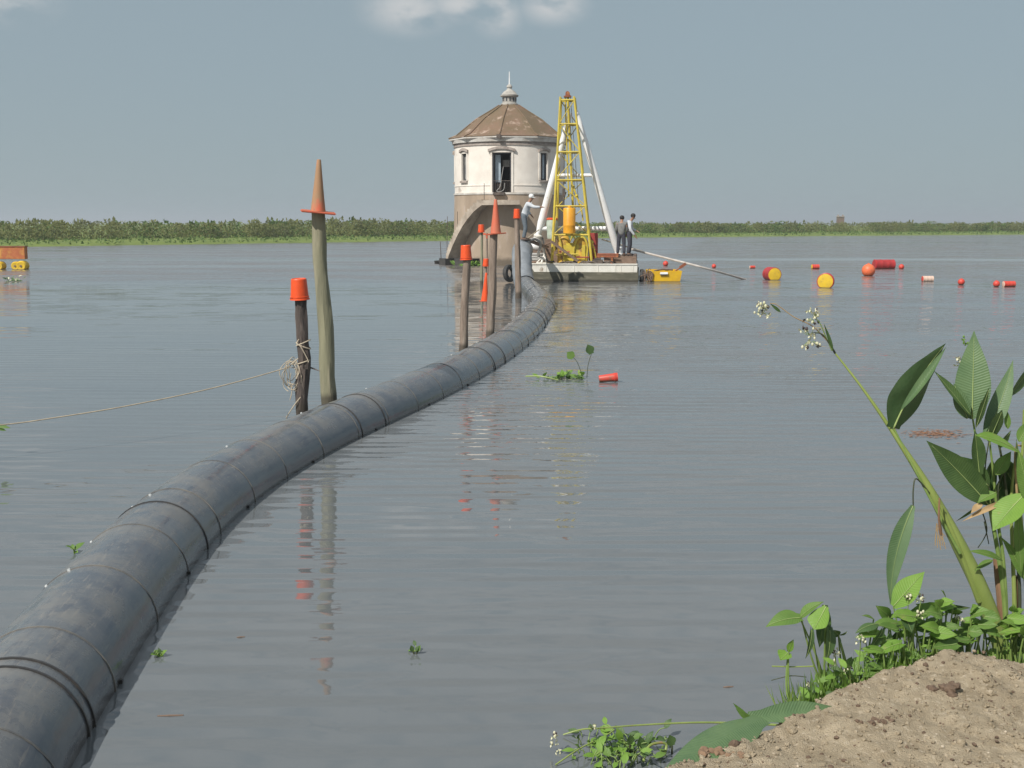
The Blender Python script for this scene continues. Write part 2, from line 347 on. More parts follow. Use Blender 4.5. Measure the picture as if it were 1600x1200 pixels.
# ---------------------------------------------------------------- water
NEAR1, NEAR2 = 0.30, 0.20
def water():
    m = bpy.data.materials.new('muddy_river_water'); m.use_nodes = True
    t = m.node_tree; N = t.nodes; L = t.links; b = N['Principled BSDF']
    b.inputs['Roughness'].default_value = 0.03; b.inputs['IOR'].default_value = 1.66
    geo = N.new('ShaderNodeNewGeometry'); sx = N.new('ShaderNodeSeparateXYZ'); L.new(geo.outputs['Position'], sx.inputs[0])
    def nz(scale, det=3, rough=0.5, rot=0.0, loc=(0, 0, 0), dist=0.0):
        mp = N.new('ShaderNodeMapping'); mp.inputs['Scale'].default_value = scale; mp.inputs['Rotation'].default_value = (0, 0, rot)
        mp.inputs['Location'].default_value = loc
        L.new(geo.outputs['Position'], mp.inputs[0])
        n = N.new('ShaderNodeTexNoise'); n.inputs['Scale'].default_value = 1; n.inputs['Detail'].default_value = det
        n.inputs['Roughness'].default_value = rough; n.inputs['Distortion'].default_value = dist
        L.new(mp.outputs[0], n.inputs['Vector']); return n.outputs['Fac']
    X, Y = sx.outputs[0], sx.outputs[1]
    # choppiness: calm lee on the left of the pipe, wind ripples on its right beyond about ten metres, slicks far out
    xs = mth('SUBTRACT', mth('ADD', X, 4.2, t), mth('MULTIPLY', mth('SUBTRACT', Y, 10, t), 0.2, t), t)
    right = mrange(xs, -0.5, 3.0, tr=t)
    far = mrange(Y, 46, 60, tr=t)
    lee = mrange(xs, -1.5, 1.5, 0.22, 1.0, tr=t)
    mid = mrange(Y, 9, 20, tr=t)
    chop = mth('MAXIMUM', mth('MULTIPLY', right, mid, t), far, t)
    band = mrange(nz((0.006, 0.075, 1), 4, 0.6, loc=(3.1, 0.9, 0)), 0.56, 0.66, 1.0, 0.25, tr=t)
    patch = mrange(nz((0.10, 0.28, 1), 3, 0.6), 0.38, 0.62, 0.45, 1.25, tr=t)
    yy = mth('ABSOLUTE', mth('SUBTRACT', mth('ADD', Y, mth('MULTIPLY', nz((0.03, 0.03, 1), 2, 0.5), 7.0, t), t), 89.0, t), None, t)
    yy2 = mth('ADD', mth('ABSOLUTE', mth('SUBTRACT', mth('ADD', Y, mth('MULTIPLY', nz((0.04, 0.04, 1), 2, 0.5, loc=(5, 5, 0)), 6.0, t), t), 75.0, t), None, t), mrange(X, -12, 0, 0.0, 9.0, tr=t), t)
    slick = mth('MULTIPLY', mrange(yy, 2.0, 4.5, 0.04, 1.0, tr=t), mrange(yy2, 1.0, 2.6, 0.1, 1.0, tr=t), t)
    slick = mth('MAXIMUM', slick, mrange(X, -2, 12, 0.5, 0.0, tr=t), t)
    band = mth('MULTIPLY', band, slick, t)
    patch = mth('MULTIPLY', patch, slick, t)
    chop2 = mth('MULTIPLY', mth('MULTIPLY', chop, band, t), patch, t)
    # surface slopes straight from noise vectors, so that they keep their steepness at any distance
    def slope(scale, det, rough, rot, ax, ay, dist=0.0, loc=(0, 0, 0)):
        mp = N.new('ShaderNodeMapping'); mp.inputs['Scale'].default_value = scale; mp.inputs['Rotation'].default_value = (0, 0, rot); mp.inputs['Location'].default_value = loc
        L.new(geo.outputs['Position'], mp.inputs[0])
        n = N.new('ShaderNodeTexNoise'); n.inputs['Scale'].default_value = 1; n.inputs['Detail'].default_value = det; n.inputs['Roughness'].default_value = rough; n.inputs['Distortion'].default_value = dist
        L.new(mp.outputs[0], n.inputs['Vector']); s = N.new('ShaderNodeSeparateColor'); L.new(n.outputs['Color'], s.inputs[0])
        return (mth('MULTIPLY', mth('SUBTRACT', s.outputs[0], 0.5, t), ax, t), mth('MULTIPLY', mth('SUBTRACT', s.outputs[1], 0.5, t), ay, t))
    parts = [slope((0.30, 3.4, 1), 2, 0.45, 0.03, mth('MULTIPLY', patch, 0.04, t), mth('MULTIPLY', mth('MULTIPLY', patch, NEAR1, t), lee, t), 0.4),
             slope((1.6, 9.0, 1), 3, 0.55, -0.06, mth('MULTIPLY', patch, 0.04, t), mth('ADD', mth('MULTIPLY', mth('MULTIPLY', patch, NEAR2, t), lee, t), mth('MULTIPLY', chop2, 0.22, t), t), 0.3, (3, 5, 0)),
             slope((3.2, 10.0, 1), 3, 0.6, 0.12, mth('MULTIPLY', chop2, 0.8, t), mth('MULTIPLY', chop2, 1.3, t), 0.0, (9, 1, 0))]
    p2 = mth('SUBTRACT', mth('MULTIPLY', mth('ABSOLUTE', parts[2][1], None, t), -1.0, t), mth('MULTIPLY', chop2, 0.035, t), t); parts[2] = (parts[2][0], p2)
    ph0 = mth('MULTIPLY', nz((0.22, 0.7, 1), 3, 0.5, loc=(7, 2, 0)), 11.0, t)
    w1 = mth('SINE', mth('ADD', mth('ADD', mth('MULTIPLY', Y, 19.0, t), mth('MULTIPLY', X, 0.9, t), t), ph0, t), None, t)
    w2 = mth('SINE', mth('ADD', mth('ADD', mth('MULTIPLY', Y, 31.0, t), mth('MULTIPLY', X, -2.2, t), t), mth('MULTIPLY', ph0, -1.4, t), t), None, t)
    wamp = mth('MULTIPLY', mth('MULTIPLY', patch, lee, t), mrange(nz((0.35, 1.2, 1), 2, 0.5, loc=(1, 8, 0)), 0.32, 0.66, 0.25, 1.0, tr=t), t)
    parts.append((mth('MULTIPLY', w2, 0.004, t), mth('MULTIPLY', mth('ADD', mth('MULTIPLY', w1, 0.125, t), mth('MULTIPLY', w2, 0.075, t), t), wamp, t)))
    gx = mth('ADD', mth('ADD', parts[0][0], parts[1][0], t), parts[2][0], t); gy = mth('ADD', mth('ADD', parts[0][1], parts[1][1], t), parts[2][1], t)
    gy = mth('MINIMUM', mth('ADD', gy, parts[3][1], t), 0.042, t)
    cv = N.new('ShaderNodeCombineXYZ'); L.new(gx, cv.inputs[0]); L.new(gy, cv.inputs[1]); cv.inputs[2].default_value = 1.0
    vn = N.new('ShaderNodeVectorMath'); vn.operation = 'NORMALIZE'; L.new(cv.outputs[0], vn.inputs[0]); L.new(vn.outputs[0], b.inputs['Normal'])
    mud = N.new('ShaderNodeMix'); mud.data_type = 'RGBA'
    mud.inputs['A'].default_value = (0.098, 0.119, 0.134, 1); mud.inputs['B'].default_value = (0.140, 0.140, 0.134, 1)
    L.new(nz((0.05, 0.12, 1), 4, 0.6), mud.inputs['Factor']); silt = N.new('ShaderNodeMix'); silt.data_type = 'RGBA'; L.new(mud.outputs['Result'], silt.inputs['A']); silt.inputs['B'].default_value = (0.135, 0.118, 0.108, 1)
    L.new(mrange(Y, 40, 75, 0.0, 0.8, tr=t), silt.inputs['Factor']); L.new(silt.outputs['Result'], b.inputs['Base Color'])
    mb = MB()
    xs_ = [-5000, -400, -60, 60, 400, 5000]; ys_ = [-400, 0, 60, 300, 1500, 9000]
    vs = [(x, y, 0) for y in ys_ for x in xs_]; n = len(xs_)
    fs = [(j * n + i, j * n + i + 1, (j + 1) * n + i + 1, (j + 1) * n + i) for j in range(len(ys_) - 1) for i in range(n - 1)]
    mb.add(vs, fs); o = mb.build('water', m, smooth=False); tag(o, None, None, kind='structure')
water()

# ---------------------------------------------------------------- far bank
SH = [(-400, 392), (0, 386), (350, 381), (700, 376.2), (990, 371.2), (1300, 368.6), (1600, 366.6), (1900, 365)]
shore = [P(a, b) for a, b in SH]
shore = [shore[0] + (shore[0] - shore[1]) * 1.2] + shore + [shore[-1] + (shore[-1] - shore[-2]) * 3]
def shore_pt(s):
    """point and inland normal at arc length s"""
    for a, b in zip(shore[:-1], shore[1:]):
        l = (b - a).length
        if s <= l or b is shore[-1]:
            d = (b - a).normalized(); return a + d * s, Vector((-d.y, d.x, 0))
        s -= l
SL = sum((b - a).length for a, b in zip(shore[:-1], shore[1:]))
M['bankgrass'] = mat('bank_grass', (0.15, 0.20, 0.035), 0.9, (0.11, 0.15, 0.03), 0.25, col3=(0.15, 0.21, 0.045), n3scale=0.6, coord='Object')
M['mudedge'] = mat('mud_edge', (0.12, 0.10, 0.07), 0.9)
M['willow'] = mat('willow_leaves', (0.24, 0.25, 0.085), 0.8, (0.185, 0.20, 0.07), 0.22, transl=0.5, col3=(0.17, 0.175, 0.095), n3scale=0.5, thr3=(0.5, 0.7))
M['reedgreen'] = mat('reed_leaves', (0.13, 0.20, 0.045), 0.8, (0.10, 0.16, 0.04), 0.3, transl=0.3)
def farbank():
    mb = MB(); n = 160; offs = [(-1.5, -0.4), (0, 0.02), (0.8, 0.22), (3, 0.42), (8, 0.6), (20, 0.8), (60, 1.0), (400, 1.0), (4000, 1.0)]
    for i in range(n + 1):
        p, nn = shore_pt(SL * i / n)
        for k, (o, z) in enumerate(offs):
            w = 0.9 * noise.noise(Vector((i * 0.7, 0, 0))) if k < 4 else 0
            mb.v.append(p + nn * (o + w) + Vector((0, 0, z + (0.1 * noise.noise(Vector((i * 1.3, k, 0))) if 1 < k < 7 else 0))))
    K = len(offs)
    for i in range(n):
        for k in range(K - 1):
            mb.f.append((i * K + k, i * K + k + 1, (i + 1) * K + k + 1, (i + 1) * K + k)); mb.m.append(0)
    o = mb.build('far_bank', 'bankgrass'); tag(o, None, None, kind='structure')
    rng = random.Random(3)
    g = MB()
    def quad(mb_, c, s, mi, up=0.0):
        a = Vector((rng.gauss(0, 1), rng.gauss(0, 1), rng.gauss(0, 0.7) + up)).normalized(); b_ = a.orthogonal().normalized()
        b_ = (Matrix.Rotation(rng.random() * 6.28, 3, a) @ b_); l = s * rng.uniform(0.6, 1.4)
        mb_.cur = mi
        mb_.add([c - a * l * .5, c + b_ * l * .28, c + a * l * .5, c - b_ * l * .28], [(0, 1, 2, 3)])
    # low grasses on the shore
    for i in range(13000):
        s = rng.random() * SL; p, nn = shore_pt(s); o_ = rng.uniform(0.3, 14) ; 
        c = p + nn * o_ + Vector((0, 0, 0.15 + 0.04 * o_ + rng.random() * 0.25))
        quad(g, c, 0.5, 0, 1.5)
    o = g.build('bank_grass', ['reedgreen'], smooth=False); tag(o, 'bright green grass edge along the far bank waterline', 'grass', kind='stuff')
    w = MB()
    for i in range(1700):
        s = rng.random() * SL; p, nn = shore_pt(s)
        dep = rng.uniform(10, 42) if rng.random() < 0.6 else rng.uniform(9, 16)
        hh = rng.uniform(1.75, 2.15) * (1.12 if s < SL * 0.30 else 1.0) * (0.55 if dep < 8 else 1) * (1.0 + 0.25 * noise.noise(Vector((s * 0.05, 0, 3)))) * (1 + 0.0013 * s * 0)
        if rng.random() < 0.04: hh *= 1.15
        rr = rng.uniform(1.8, 3.4); c0 = p + nn * dep + Vector((0, 0, 0.6))
        mi = 1 if (rng.random() < 0.35 and dep < 16) else 0
        nq = 150 if dep < 22 else 60
        for k in range(nq):
            a = rng.random() * 6.283; u = rng.random() ** 0.5; zz = rng.random()
            env = math.sqrt(max(0.02, 1 - zz ** 2.2)) * (0.85 + 0.35 * noise.noise(Vector((a, zz * 2, i))))
            c = c0 + Vector((math.cos(a) * rr * u * env, math.sin(a) * rr * u * env, zz * hh))
            quad(w, c, 0.33, mi, 0.9)
        if rng.random() < 0.2:
            for k in range(4):
                quad(w, c0 + Vector((rng.uniform(-.6, .6), rng.uniform(-.6, .6), hh * rng.uniform(.95, 1.12))), 0.6, mi, 3)
    o = w.build('willow_thicket', ['willow', 'reedgreen'], smooth=False); tag(o, 'dense grey green willow thicket behind the grassy far bank', 'thicket', kind='stuff')
farbank()
# distant hut on the horizon
hb = Q(1313, 345, 420); hb.z = 1.0
t = thing('distant_hut', hb, 'tiny dark hut on the horizon beyond the far bank, at the right', 'hut')
w_ = Q(1318, 345, 420).x - Q(1308.5, 345, 420).x; zt = Q(1313, 337.5, 420).z
MB().box((hb.x, hb.y, (1 + zt) / 2 - 0.15), (w_, 2.2, zt - 1.3)).build('wall', 'deckwood', t, False)
MB().box((hb.x, hb.y, zt - 0.2), (w_ * 1.12, 2.6, 0.28)).build('roof', 'trimdark', t, False)
for s_ in (-1, 1): MB().box((hb.x + s_ * w_ * 0.38, hb.y, zt + 0.2), (0.5, 0.5, 0.55)).build('chimney', 'trimdark', t, False)

# ---------------------------------------------------------------- near bank (spoil heap)
CR = [(1050, 1203, 3.25), (1090, 1186, 3.35), (1130, 1166, 3.45), (1180, 1148, 3.55), (1215, 1132, 3.62), (1250, 1112, 3.7), (1285, 1098, 3.78), (1310, 1082, 3.85),
      (1345, 1064, 3.95), (1385, 1046, 4.03), (1420, 1040, 4.1), (1450, 1034, 4.15), (1475, 1021, 4.2), (1500, 1028, 4.22), (1530, 1022, 4.25), (1570, 1033, 4.3), (1610, 1036, 4.36)]
cr = [Q(*c) for c in CR]
cr = [Vector((-60, -14, 1.15)), Vector((-20, -3, 1.15)), Vector((-6, 1.0, 1.15)), Vector((-2, 2.1, 1.15)), Vector((-0.5, 2.3, 1.1)), Vector((0.2, 2.75, 1.1)), Q(1025, 1222, 3.2)] + cr + \
     [Vector((3, 4.75, 1.08)), Vector((5, 5.3, 1.1)), Vector((9, 6.2, 1.1)), Vector((25, 8, 1.1)), Vector((60, 12, 1.1))]
CX = np.array([[p.x, p.y, p.z] for p in cr])
def bank_base(x, y):
    p = np.array([x, y]); a = CX[:-1, :2]; b = CX[1:, :2]; ab = b - a
    t = np.clip(((p - a) * ab).sum(1) / (ab * ab).sum(1), 0, 1)
    q = a + ab * t[:, None]; d2 = ((p - q) ** 2).sum(1); i = int(d2.argmin())
    d = math.sqrt(d2[i]); cz = CX[i, 2] + (CX[i + 1, 2] - CX[i, 2]) * t[i]
    s = ab[i, 0] * (p[1] - a[i, 1]) - ab[i, 1] * (p[0] - a[i, 0])   # >0 : water side
    return cz, (d if s <= 0 else -d)
def bank_z(x, y, detail=True):
    cz, d = bank_base(x, y)
    if d >= 0:
        k = min(1, d / 0.5); z = cz + (1.10 - cz) * min(1, d / 3.0) - 0.035 * k
        z += 0.05 * noise.noise(Vector((x * 0.9, y * 0.9, 0))) * k
    else:
        z = cz - 0.05 * min(1, -d / 0.1) - 0.80 * (-d) ** 1.08
        z += 0.04 * noise.noise(Vector((x * 1.5, y * 1.5, 4)))
        z = max(z, -1.2)
    if detail:
        v = Vector((x, y, z))
        k = min(1, 0.35 + abs(d) / 0.25)
        z += (0.030 * noise.noise(v * 3.2) * k + 0.020 * abs(noise.noise(v * 9.0)) + 0.015 * abs(noise.noise(v * 21)) + 0.011 * abs(noise.noise(v * 47))) - 0.012
    return z
def near_bank():
    xs = list(np.concatenate([np.array([-60, -30, -15, -8, -5, -3.5, -2.5, -1.8, -1.2, -0.8, -0.5]), np.arange(-0.3, 2.75, 0.0135), np.array([2.8, 2.9, 3.05, 3.3, 3.7, 4.3, 5.2, 6.5, 9, 14, 25, 60])]))
    ys = list(np.concatenate([np.array([-60, -30, -15, -8, -4, -2, -1, 0, 0.8, 1.5, 2.0, 2.4, 2.7, 2.9]), np.arange(3.0, 4.55, 0.0135), np.arange(4.58, 6.0, 0.06), np.array([6.2, 6.6, 7.2, 8, 9, 11, 14, 20])]))
    vs = [(x, y, bank_z(x, y)) for y in ys for x in xs]; n = len(xs)
    fs = [(j * n + i, j * n + i + 1, (j + 1) * n + i + 1, (j + 1) * n + i) for j in range(len(ys) - 1) for i in range(n - 1)]
    m = mat('sandy_spoil', (0.40, 0.33, 0.23), 0.95, (0.285, 0.23, 0.155), 11, bump=0.010, bscale=210, spec=0.2, col3=(0.48, 0.405, 0.30), n3scale=45, thr3=(0.55, 0.68))
    mb = MB(); mb.add(vs, fs); o = mb.build('ground', m, auto=0); tag(o, None, None, kind='structure')
    rng = random.Random(11); c = MB()
    for i in range(8500):
        x = rng.uniform(0.1, 2.4); y = rng.uniform(3.0, 4.5); cz, d = bank_base(x, y)
        if d < -0.05: continue
        r = 0.0020 + 0.008 * rng.random() ** 4; r = r if rng.random() > 0.008 else rng.uniform(0.010, 0.020)
        c.cur = 1 if rng.random() < 0.16 else (2 if rng.random() < 0.05 and r < .006 else 0)
        c.lump((x, y, bank_z(x, y) + r * 0.2), r, i)
    pale = mat('pale_grit', (0.48, 0.41, 0.31), 0.8)
    o = c.build('soil_crumbs', [m, 'soil_dark', pale]); tag(o, 'loose crumbs and grit scattered over the sandy mound', 'soil crumbs', kind='stuff')
near_bank()
def on_bank(px, py):
    """where the sight line through a pixel meets the bank"""
    d = ray(px, py).normalized(); s = 2.0
    while s < 12:
        p = CAM + d * s
        if p.z < bank_z(p.x, p.y, False): return p
        s += 0.01
    return P(px, py)
for (px, py, r, lb) in [(1375, 1132, 0.042, 'dark damp clod alone on the sandy mound, left of the others'), (1478, 1080, 0.05, 'largest dark clod near the crest of the sandy mound'),
                        (1535, 1068, 0.036, 'dark crumbly clod right of the largest one near the crest'), (1112, 1178, 0.035, 'brown clod at the left toe of the mound, by the big fallen leaf'),
                        (1145, 1184, 0.03, 'sandy clod beside the brown one at the left toe of the mound')]:
    p = on_bank(px, py); mb = MB(); rng = random.Random(int(px))
    for k in range(9):
        mb.lump(p + Vector((rng.uniform(-1, 1) * r, rng.uniform(-.6, .6) * r, rng.uniform(-.1, .35) * r)), r * rng.uniform(0.22, 0.5), k + px)
    single(mb, 'soil_clod', 'soil_dark' if py < 1150 else mat('brown_clod', (0.25, 0.16, 0.1), 0.95, (0.16, 0.1, 0.06), 40), lb, 'clod', 'clods of soil on the mound')

# hazy air over the river
hv = bpy.data.materials.new('river_haze'); hv.use_nodes = True
for n_ in list(hv.node_tree.nodes):
    if n_.type != 'OUTPUT_MATERIAL': hv.node_tree.nodes.remove(n_)
pv = hv.node_tree.nodes.new('ShaderNodeVolumePrincipled'); pv.inputs['Density'].default_value = 0.0005; pv.inputs['Color'].default_value = (0.86, 0.93, 1.0, 1); pv.inputs['Anisotropy'].default_value = 0.25
hv.node_tree.links.new(pv.outputs[0], [n_ for n_ in hv.node_tree.nodes if n_.type == 'OUTPUT_MATERIAL'][0].inputs['Volume'])
mb = MB(); mb.box((0, 4200, 12.5), (14000, 9900, 30)); o = mb.build('haze', hv, smooth=False); tag(o, 'thin pale haze over the river', 'haze', kind='stuff')
# ---------------------------------------------------------------- the floating pipe
WR = [(114, 1195), (159, 1111), (201, 1051), (240, 976), (280, 920), (308, 869), (369, 801), (420, 759), (500, 719), (531, 695), (600, 667), (666, 636),
      (728, 607), (781, 575), (819, 548), (853, 520), (866, 490), (868, 477)]
PR = 0.415; PZ = -0.01
wl = [P(*p) for p in WR]
cl_pts = []
for i, p in enumerate(wl):
    t_ = (wl[min(i + 1, len(wl) - 1)] - wl[max(i - 1, 0)]).normalized()
    cl_pts.append(p + Vector((-t_.y, t_.x, 0)) * math.sqrt(PR * PR - PZ * PZ) + Vector((0, 0, PZ)))
d0 = (cl_pts[0] - cl_pts[1]).normalized()
pre = [cl_pts[0] + d0 * 12 + Vector((-1.5, 0, 1.5)), cl_pts[0] + d0 * 5 + Vector((-0.3, 0, 1.2)), cl_pts[0] + d0 * 1.4 + Vector((0, 0, 0.04))]
top_y = 50.2
post_ = [Vector((0.90, 42.5, PZ)), Vector((0.78, 46.0, PZ)), Vector((0.56, 48.4, PZ + 0.10)), Vector((0.45, 49.6, 0.55)), Vector((0.43, 50.1, 1.05)), Vector((0.43, 50.45, 1.35)), Vector((0.46, 51.0, 1.50)), Vector((0.52, 51.8, 1.52))]
def smooth_pts(a, it=3):
    a = [Vector(p) for p in a]
    for _ in range(it):
        a = [a[0]] + [(a[i - 1] + a[i] * 2 + a[i + 1]) / 4 for i in range(1, len(a) - 1)] + [a[-1]]
    return a
path = catmull(pre + smooth_pts(cl_pts, 2) + post_, 12)
# resample evenly
def resample(pts, step):
    out = [pts[0]]; acc = 0
    for a, b in zip(pts[:-1], pts[1:]):
        l = (b - a).length; s = step - acc
        while s <= l: out.append(a + (b - a) * (s / l)); s += step
        acc = (acc + l) % step if l > 0 else acc
    return out
rp = resample(path, 0.12)
y_first = next(i for i, p in enumerate(rp) if p.y > 5.0)
def pipe_mat():
    m = bpy.data.materials.new('weathered_black_pipe'); m.use_nodes = True; t = m.node_tree; N = t.nodes; L = t.links; b = N['Principled BSDF']
    g = N.new('ShaderNodeTexCoord'); geo = N.new('ShaderNodeNewGeometry')
    def nz(sc, det, vec=None, rough=0.6):
        n = N.new('ShaderNodeTexNoise'); n.inputs['Scale'].default_value = sc; n.inputs['Detail'].default_value = det; n.inputs['Roughness'].default_value = rough
        L.new(vec or g.outputs['Object'], n.inputs['Vector']); return n.outputs['Fac']
    def mix(a, c, f):
        x = N.new('ShaderNodeMix'); x.data_type = 'RGBA'
        if isinstance(a, tuple): x.inputs['A'].default_value = (*a, 1)
        else: L.new(a, x.inputs['A'])
        x.inputs['B'].default_value = (*c, 1); L.new(f, x.inputs['Factor']); return x.outputs['Result']
    uv = N.new('ShaderNodeUVMap'); mp = N.new('ShaderNodeMapping'); mp.inputs['Scale'].default_value = (3.0, 0.8, 1); L.new(uv.outputs[0], mp.inputs[0])
    c = mix((0.066, 0.080, 0.098), (0.092, 0.106, 0.120), mrange(nz(1.3, 5), 0.35, 0.65, tr=t))
    c = mix(c, (0.050, 0.063, 0.084), mrange(nz(2.0, 6, mp.outputs[0]), 0.5, 0.62, tr=t))
    sn = N.new('ShaderNodeSeparateXYZ'); L.new(geo.outputs['Normal'], sn.inputs[0])
    sz = N.new('ShaderNodeSeparateXYZ'); L.new(geo.outputs['Position'], sz.inputs[0])
    dust = mth('MULTIPLY', mrange(sn.outputs[2], 0.15, 0.95, tr=t), mrange(nz(2.4, 7, None, 0.7), 0.36, 0.66, tr=t), t)
    c = mix(c, (0.215, 0.205, 0.185), mth('MULTIPLY', dust, 0.6, t))
    d2 = mrange(nz(4.0, 6, mp.outputs[0], 0.7), 0.54, 0.64, tr=t)
    c = mix(c, (0.26, 0.24, 0.205), mth('MULTIPLY', d2, mth('MULTIPLY', mrange(sn.outputs[2], 0.1, 0.8, tr=t), 0.4, t), t))
    # mud line just above the water
    c = mix(c, (0.12, 0.10, 0.085), mth('MULTIPLY', mrange(sz.outputs[2], 0.12, 0.02, tr=t), 0.5, t))
    c = mix(c, (0.045, 0.043, 0.042), mth('MULTIPLY', mrange(sz.outputs[2], 0.05, 0.02, tr=t), 0.9, t))
    L.new(c, b.inputs['Base Color'])
    L.new(mrange(dust, 0, 1, 0.16, 0.38, tr=t), b.inputs['Roughness'])
    bp = N.new('ShaderNodeBump'); bp.inputs['Distance'].default_value = 0.006; L.new(nz(3.5, 5), bp.inputs['Height']); L.new(bp.outputs[0], b.inputs['Normal'])
    return m
M['pipe'] = pipe_mat()
def build_pipe():
    root = thing('floating_pipeline', rp[y_first], 'fat weathered dark grey dredge pipe snaking across the water to the barge', 'pipeline')
    n = 40; mb = MB(); ref = Vector((0, 0, 1)); uvs = []
    for i, p in enumerate(rp):
        t_ = (rp[min(i + 1, len(rp) - 1)] - rp[max(i - 1, 0)]).normalized()
        if i == 0: ref = Vector((0, 0, 1))
        ref = (ref - t_ * ref.dot(t_)).normalized(); b_ = t_.cross(ref)
        r = PR * (1 + 0.006 * noise.noise(Vector((i * 0.22, 0, 0))))
        seg = (i * 0.12) % 1.2
        if seg < 0.1: r += 0.003
        for k in range(n):
            a = 2 * math.pi * k / n
            mb.v.append(p + (ref * math.cos(a) + b_ * math.sin(a)) * r)
    for i in range(len(rp) - 1):
        for k in range(n):
            k2 = (k + 1) % n; mb.f.append((i * n + k, i * n + k2, (i + 1) * n + k2, (i + 1) * n + k)); mb.m.append(0)
            uvs += [(k / n * 8, i * .12), ((k + 1) / n * 8, i * .12), ((k + 1) / n * 8, (i + 1) * .12), (k / n * 8, (i + 1) * .12)]
    o = mb.build('pipe_wall', 'pipe', root, auto=0)
    uv = o.data.uv_layers.new(name='UVMap')
    for i, c in enumerate(uvs): uv.data[i].uv = c
    def ring(i, r, w, nm, mt, a0=0, a1=2 * math.pi, rr=0.012):
        p = rp[i]; t_ = (rp[i + 1] - rp[i - 1]).normalized(); ref = (Vector((0, 0, 1)) - t_ * t_.z).normalized(); b_ = t_.cross(ref)
        q = MB(); full = abs(a1 - a0) > 6.2; k_ = 48
        vs = []; fs = []
        for k in range(k_ + (0 if full else 1)):
            a = a0 + (a1 - a0) * k / k_; e = ref * math.cos(a) + b_ * math.sin(a)
            for (dr, dw) in ((-0.006, -w), (rr, -w * 0.8), (rr, w * 0.8), (-0.006, w)): vs.append(p + e * (r + dr) + t_ * dw)
        m_ = len(vs) // 4
        for k in range(m_ if full else m_ - 1):
            a = k * 4; c = ((k + 1) % m_) * 4
            for j in range(3): fs.append((a + j, c + j, c + j + 1, a + j + 1))
        q.add(vs, fs); q.build(nm, mt, root, auto=50)
    M['band'] = mat('black_strap', (0.03, 0.031, 0.034), 0.45, (0.05, 0.045, 0.04), 8)
    M['weld'] = mat('pipe_weld_seam', (0.085, 0.088, 0.092), 0.45, (0.20, 0.185, 0.16), 4)
    M['steel'] = mat('bright_bolt_steel', (0.75, 0.75, 0.72), 0.3, metal=0.6)
    ys_b = [4.9, 5.75, 5.95, 9.33, 14.5, 15.25, 21.3, 22.3, 30.2, 31.2, 36.0]
    for y in ys_b:
        # the right-hand waterline of the ring is at depth y; the ring itself is square to the pipe
        i = min(range(3, len(rp) - 30), key=lambda j: abs((rp[j] + Vector(((rp[j + 1] - rp[j - 1]).normalized().y, -(rp[j + 1] - rp[j - 1]).normalized().x, 0)) * PR).y - y))
        ring(i, PR + 0.002, 0.009, 'strap', 'band', rr=0.007)
    i = y_first - 8; k = 0
    while i < len(rp) - 40:
        ring(i, PR + 0.0015, 0.007, 'weld_seam', 'weld', rr=0.004)
        i += 10 if k % 3 else 9; k += 1
    # bolts glinting on the upper left of the pipe
    i = y_first - 6; k = 0
    while i < len(rp) - 50:
        p = rp[i]; t_ = (rp[i + 1] - rp[i - 1]).normalized(); ref = (Vector((0, 0, 1)) - t_ * t_.z).normalized(); b_ = t_.cross(ref)
        for a in ((R(-48), R(-22)) if k % 2 else (R(-48),)):
            e = ref * math.cos(a) - b_ * math.sin(a) * -1
            MB().cyl(p + e * (PR - 0.004), p + e * (PR + 0.012), 0.015, 0.010, n=8).build('bolt', 'steel', root)
        if k % 2 == 0:
            a = R(84); e = ref * math.cos(a) + b_ * math.sin(a)
            MB().box(p + e * (PR + 0.006) + Vector((0, 0, -0.07)), (0.02, 0.03, 0.12), rz=math.atan2(t_.y, t_.x) + math.pi / 2).build('side_lug', 'band', root, False)
        i += 9; k += 1
    # weathered pale sleeve on the rising end
    j0 = next(i for i, p in enumerate(rp) if p.y > 48.3)
    sl = rp[j0:]
    mb = MB(); mb.tube(sl, [PR + 0.012 + 0.018 * (1 if k % 3 == 0 else 0) for k in range(len(sl))], 28, caps=False)
    M['sleeve'] = mat('pale_blue_grey_sleeve', (0.24, 0.26, 0.28), 0.5, (0.17, 0.185, 0.20), 2.5)
    mb.build('end_sleeve', 'sleeve', root)
    return root
build_pipe()

# ---------------------------------------------------------------- marker posts, buckets and cones
def log_post(px0, py0, px1, py1, Y, r0, r1, m, label, kinks=(), wob=0.25, seed=0):
    b = Q(px0, py0, Y); t_ = Q(px1, py1, Y); n = 12; pts = []; rad = []
    for i in range(n + 1):
        u = i / n; p = b.lerp(t_, u)
        off = sum(a * math.exp(-((u - c) / 0.16) ** 2) for c, a in kinks)
        p += Vector((off, 0, 0)) + Vector((noise.noise(Vector((u * 2.5, seed, 0))) * 0.02, noise.noise(Vector((u * 2.5, seed, 5))) * 0.02, 0)) * (1 - u)
        pts.append(p); rad.append(r0 + (r1 - r0) * u)
    pts.insert(0, pts[0] + (pts[0] - pts[1]).normalized() * 0.8 - Vector((0, 0, 0.0))); rad.insert(0, r0)
    mb = MB(); mb.tube(pts, rad, 16, wob=wob)
    single(mb, 'marker_post', m, label, 'post', 'wooden posts marking the pipeline', base=(b.x, b.y, 0))
    return t_, (t_ - b).normalized()
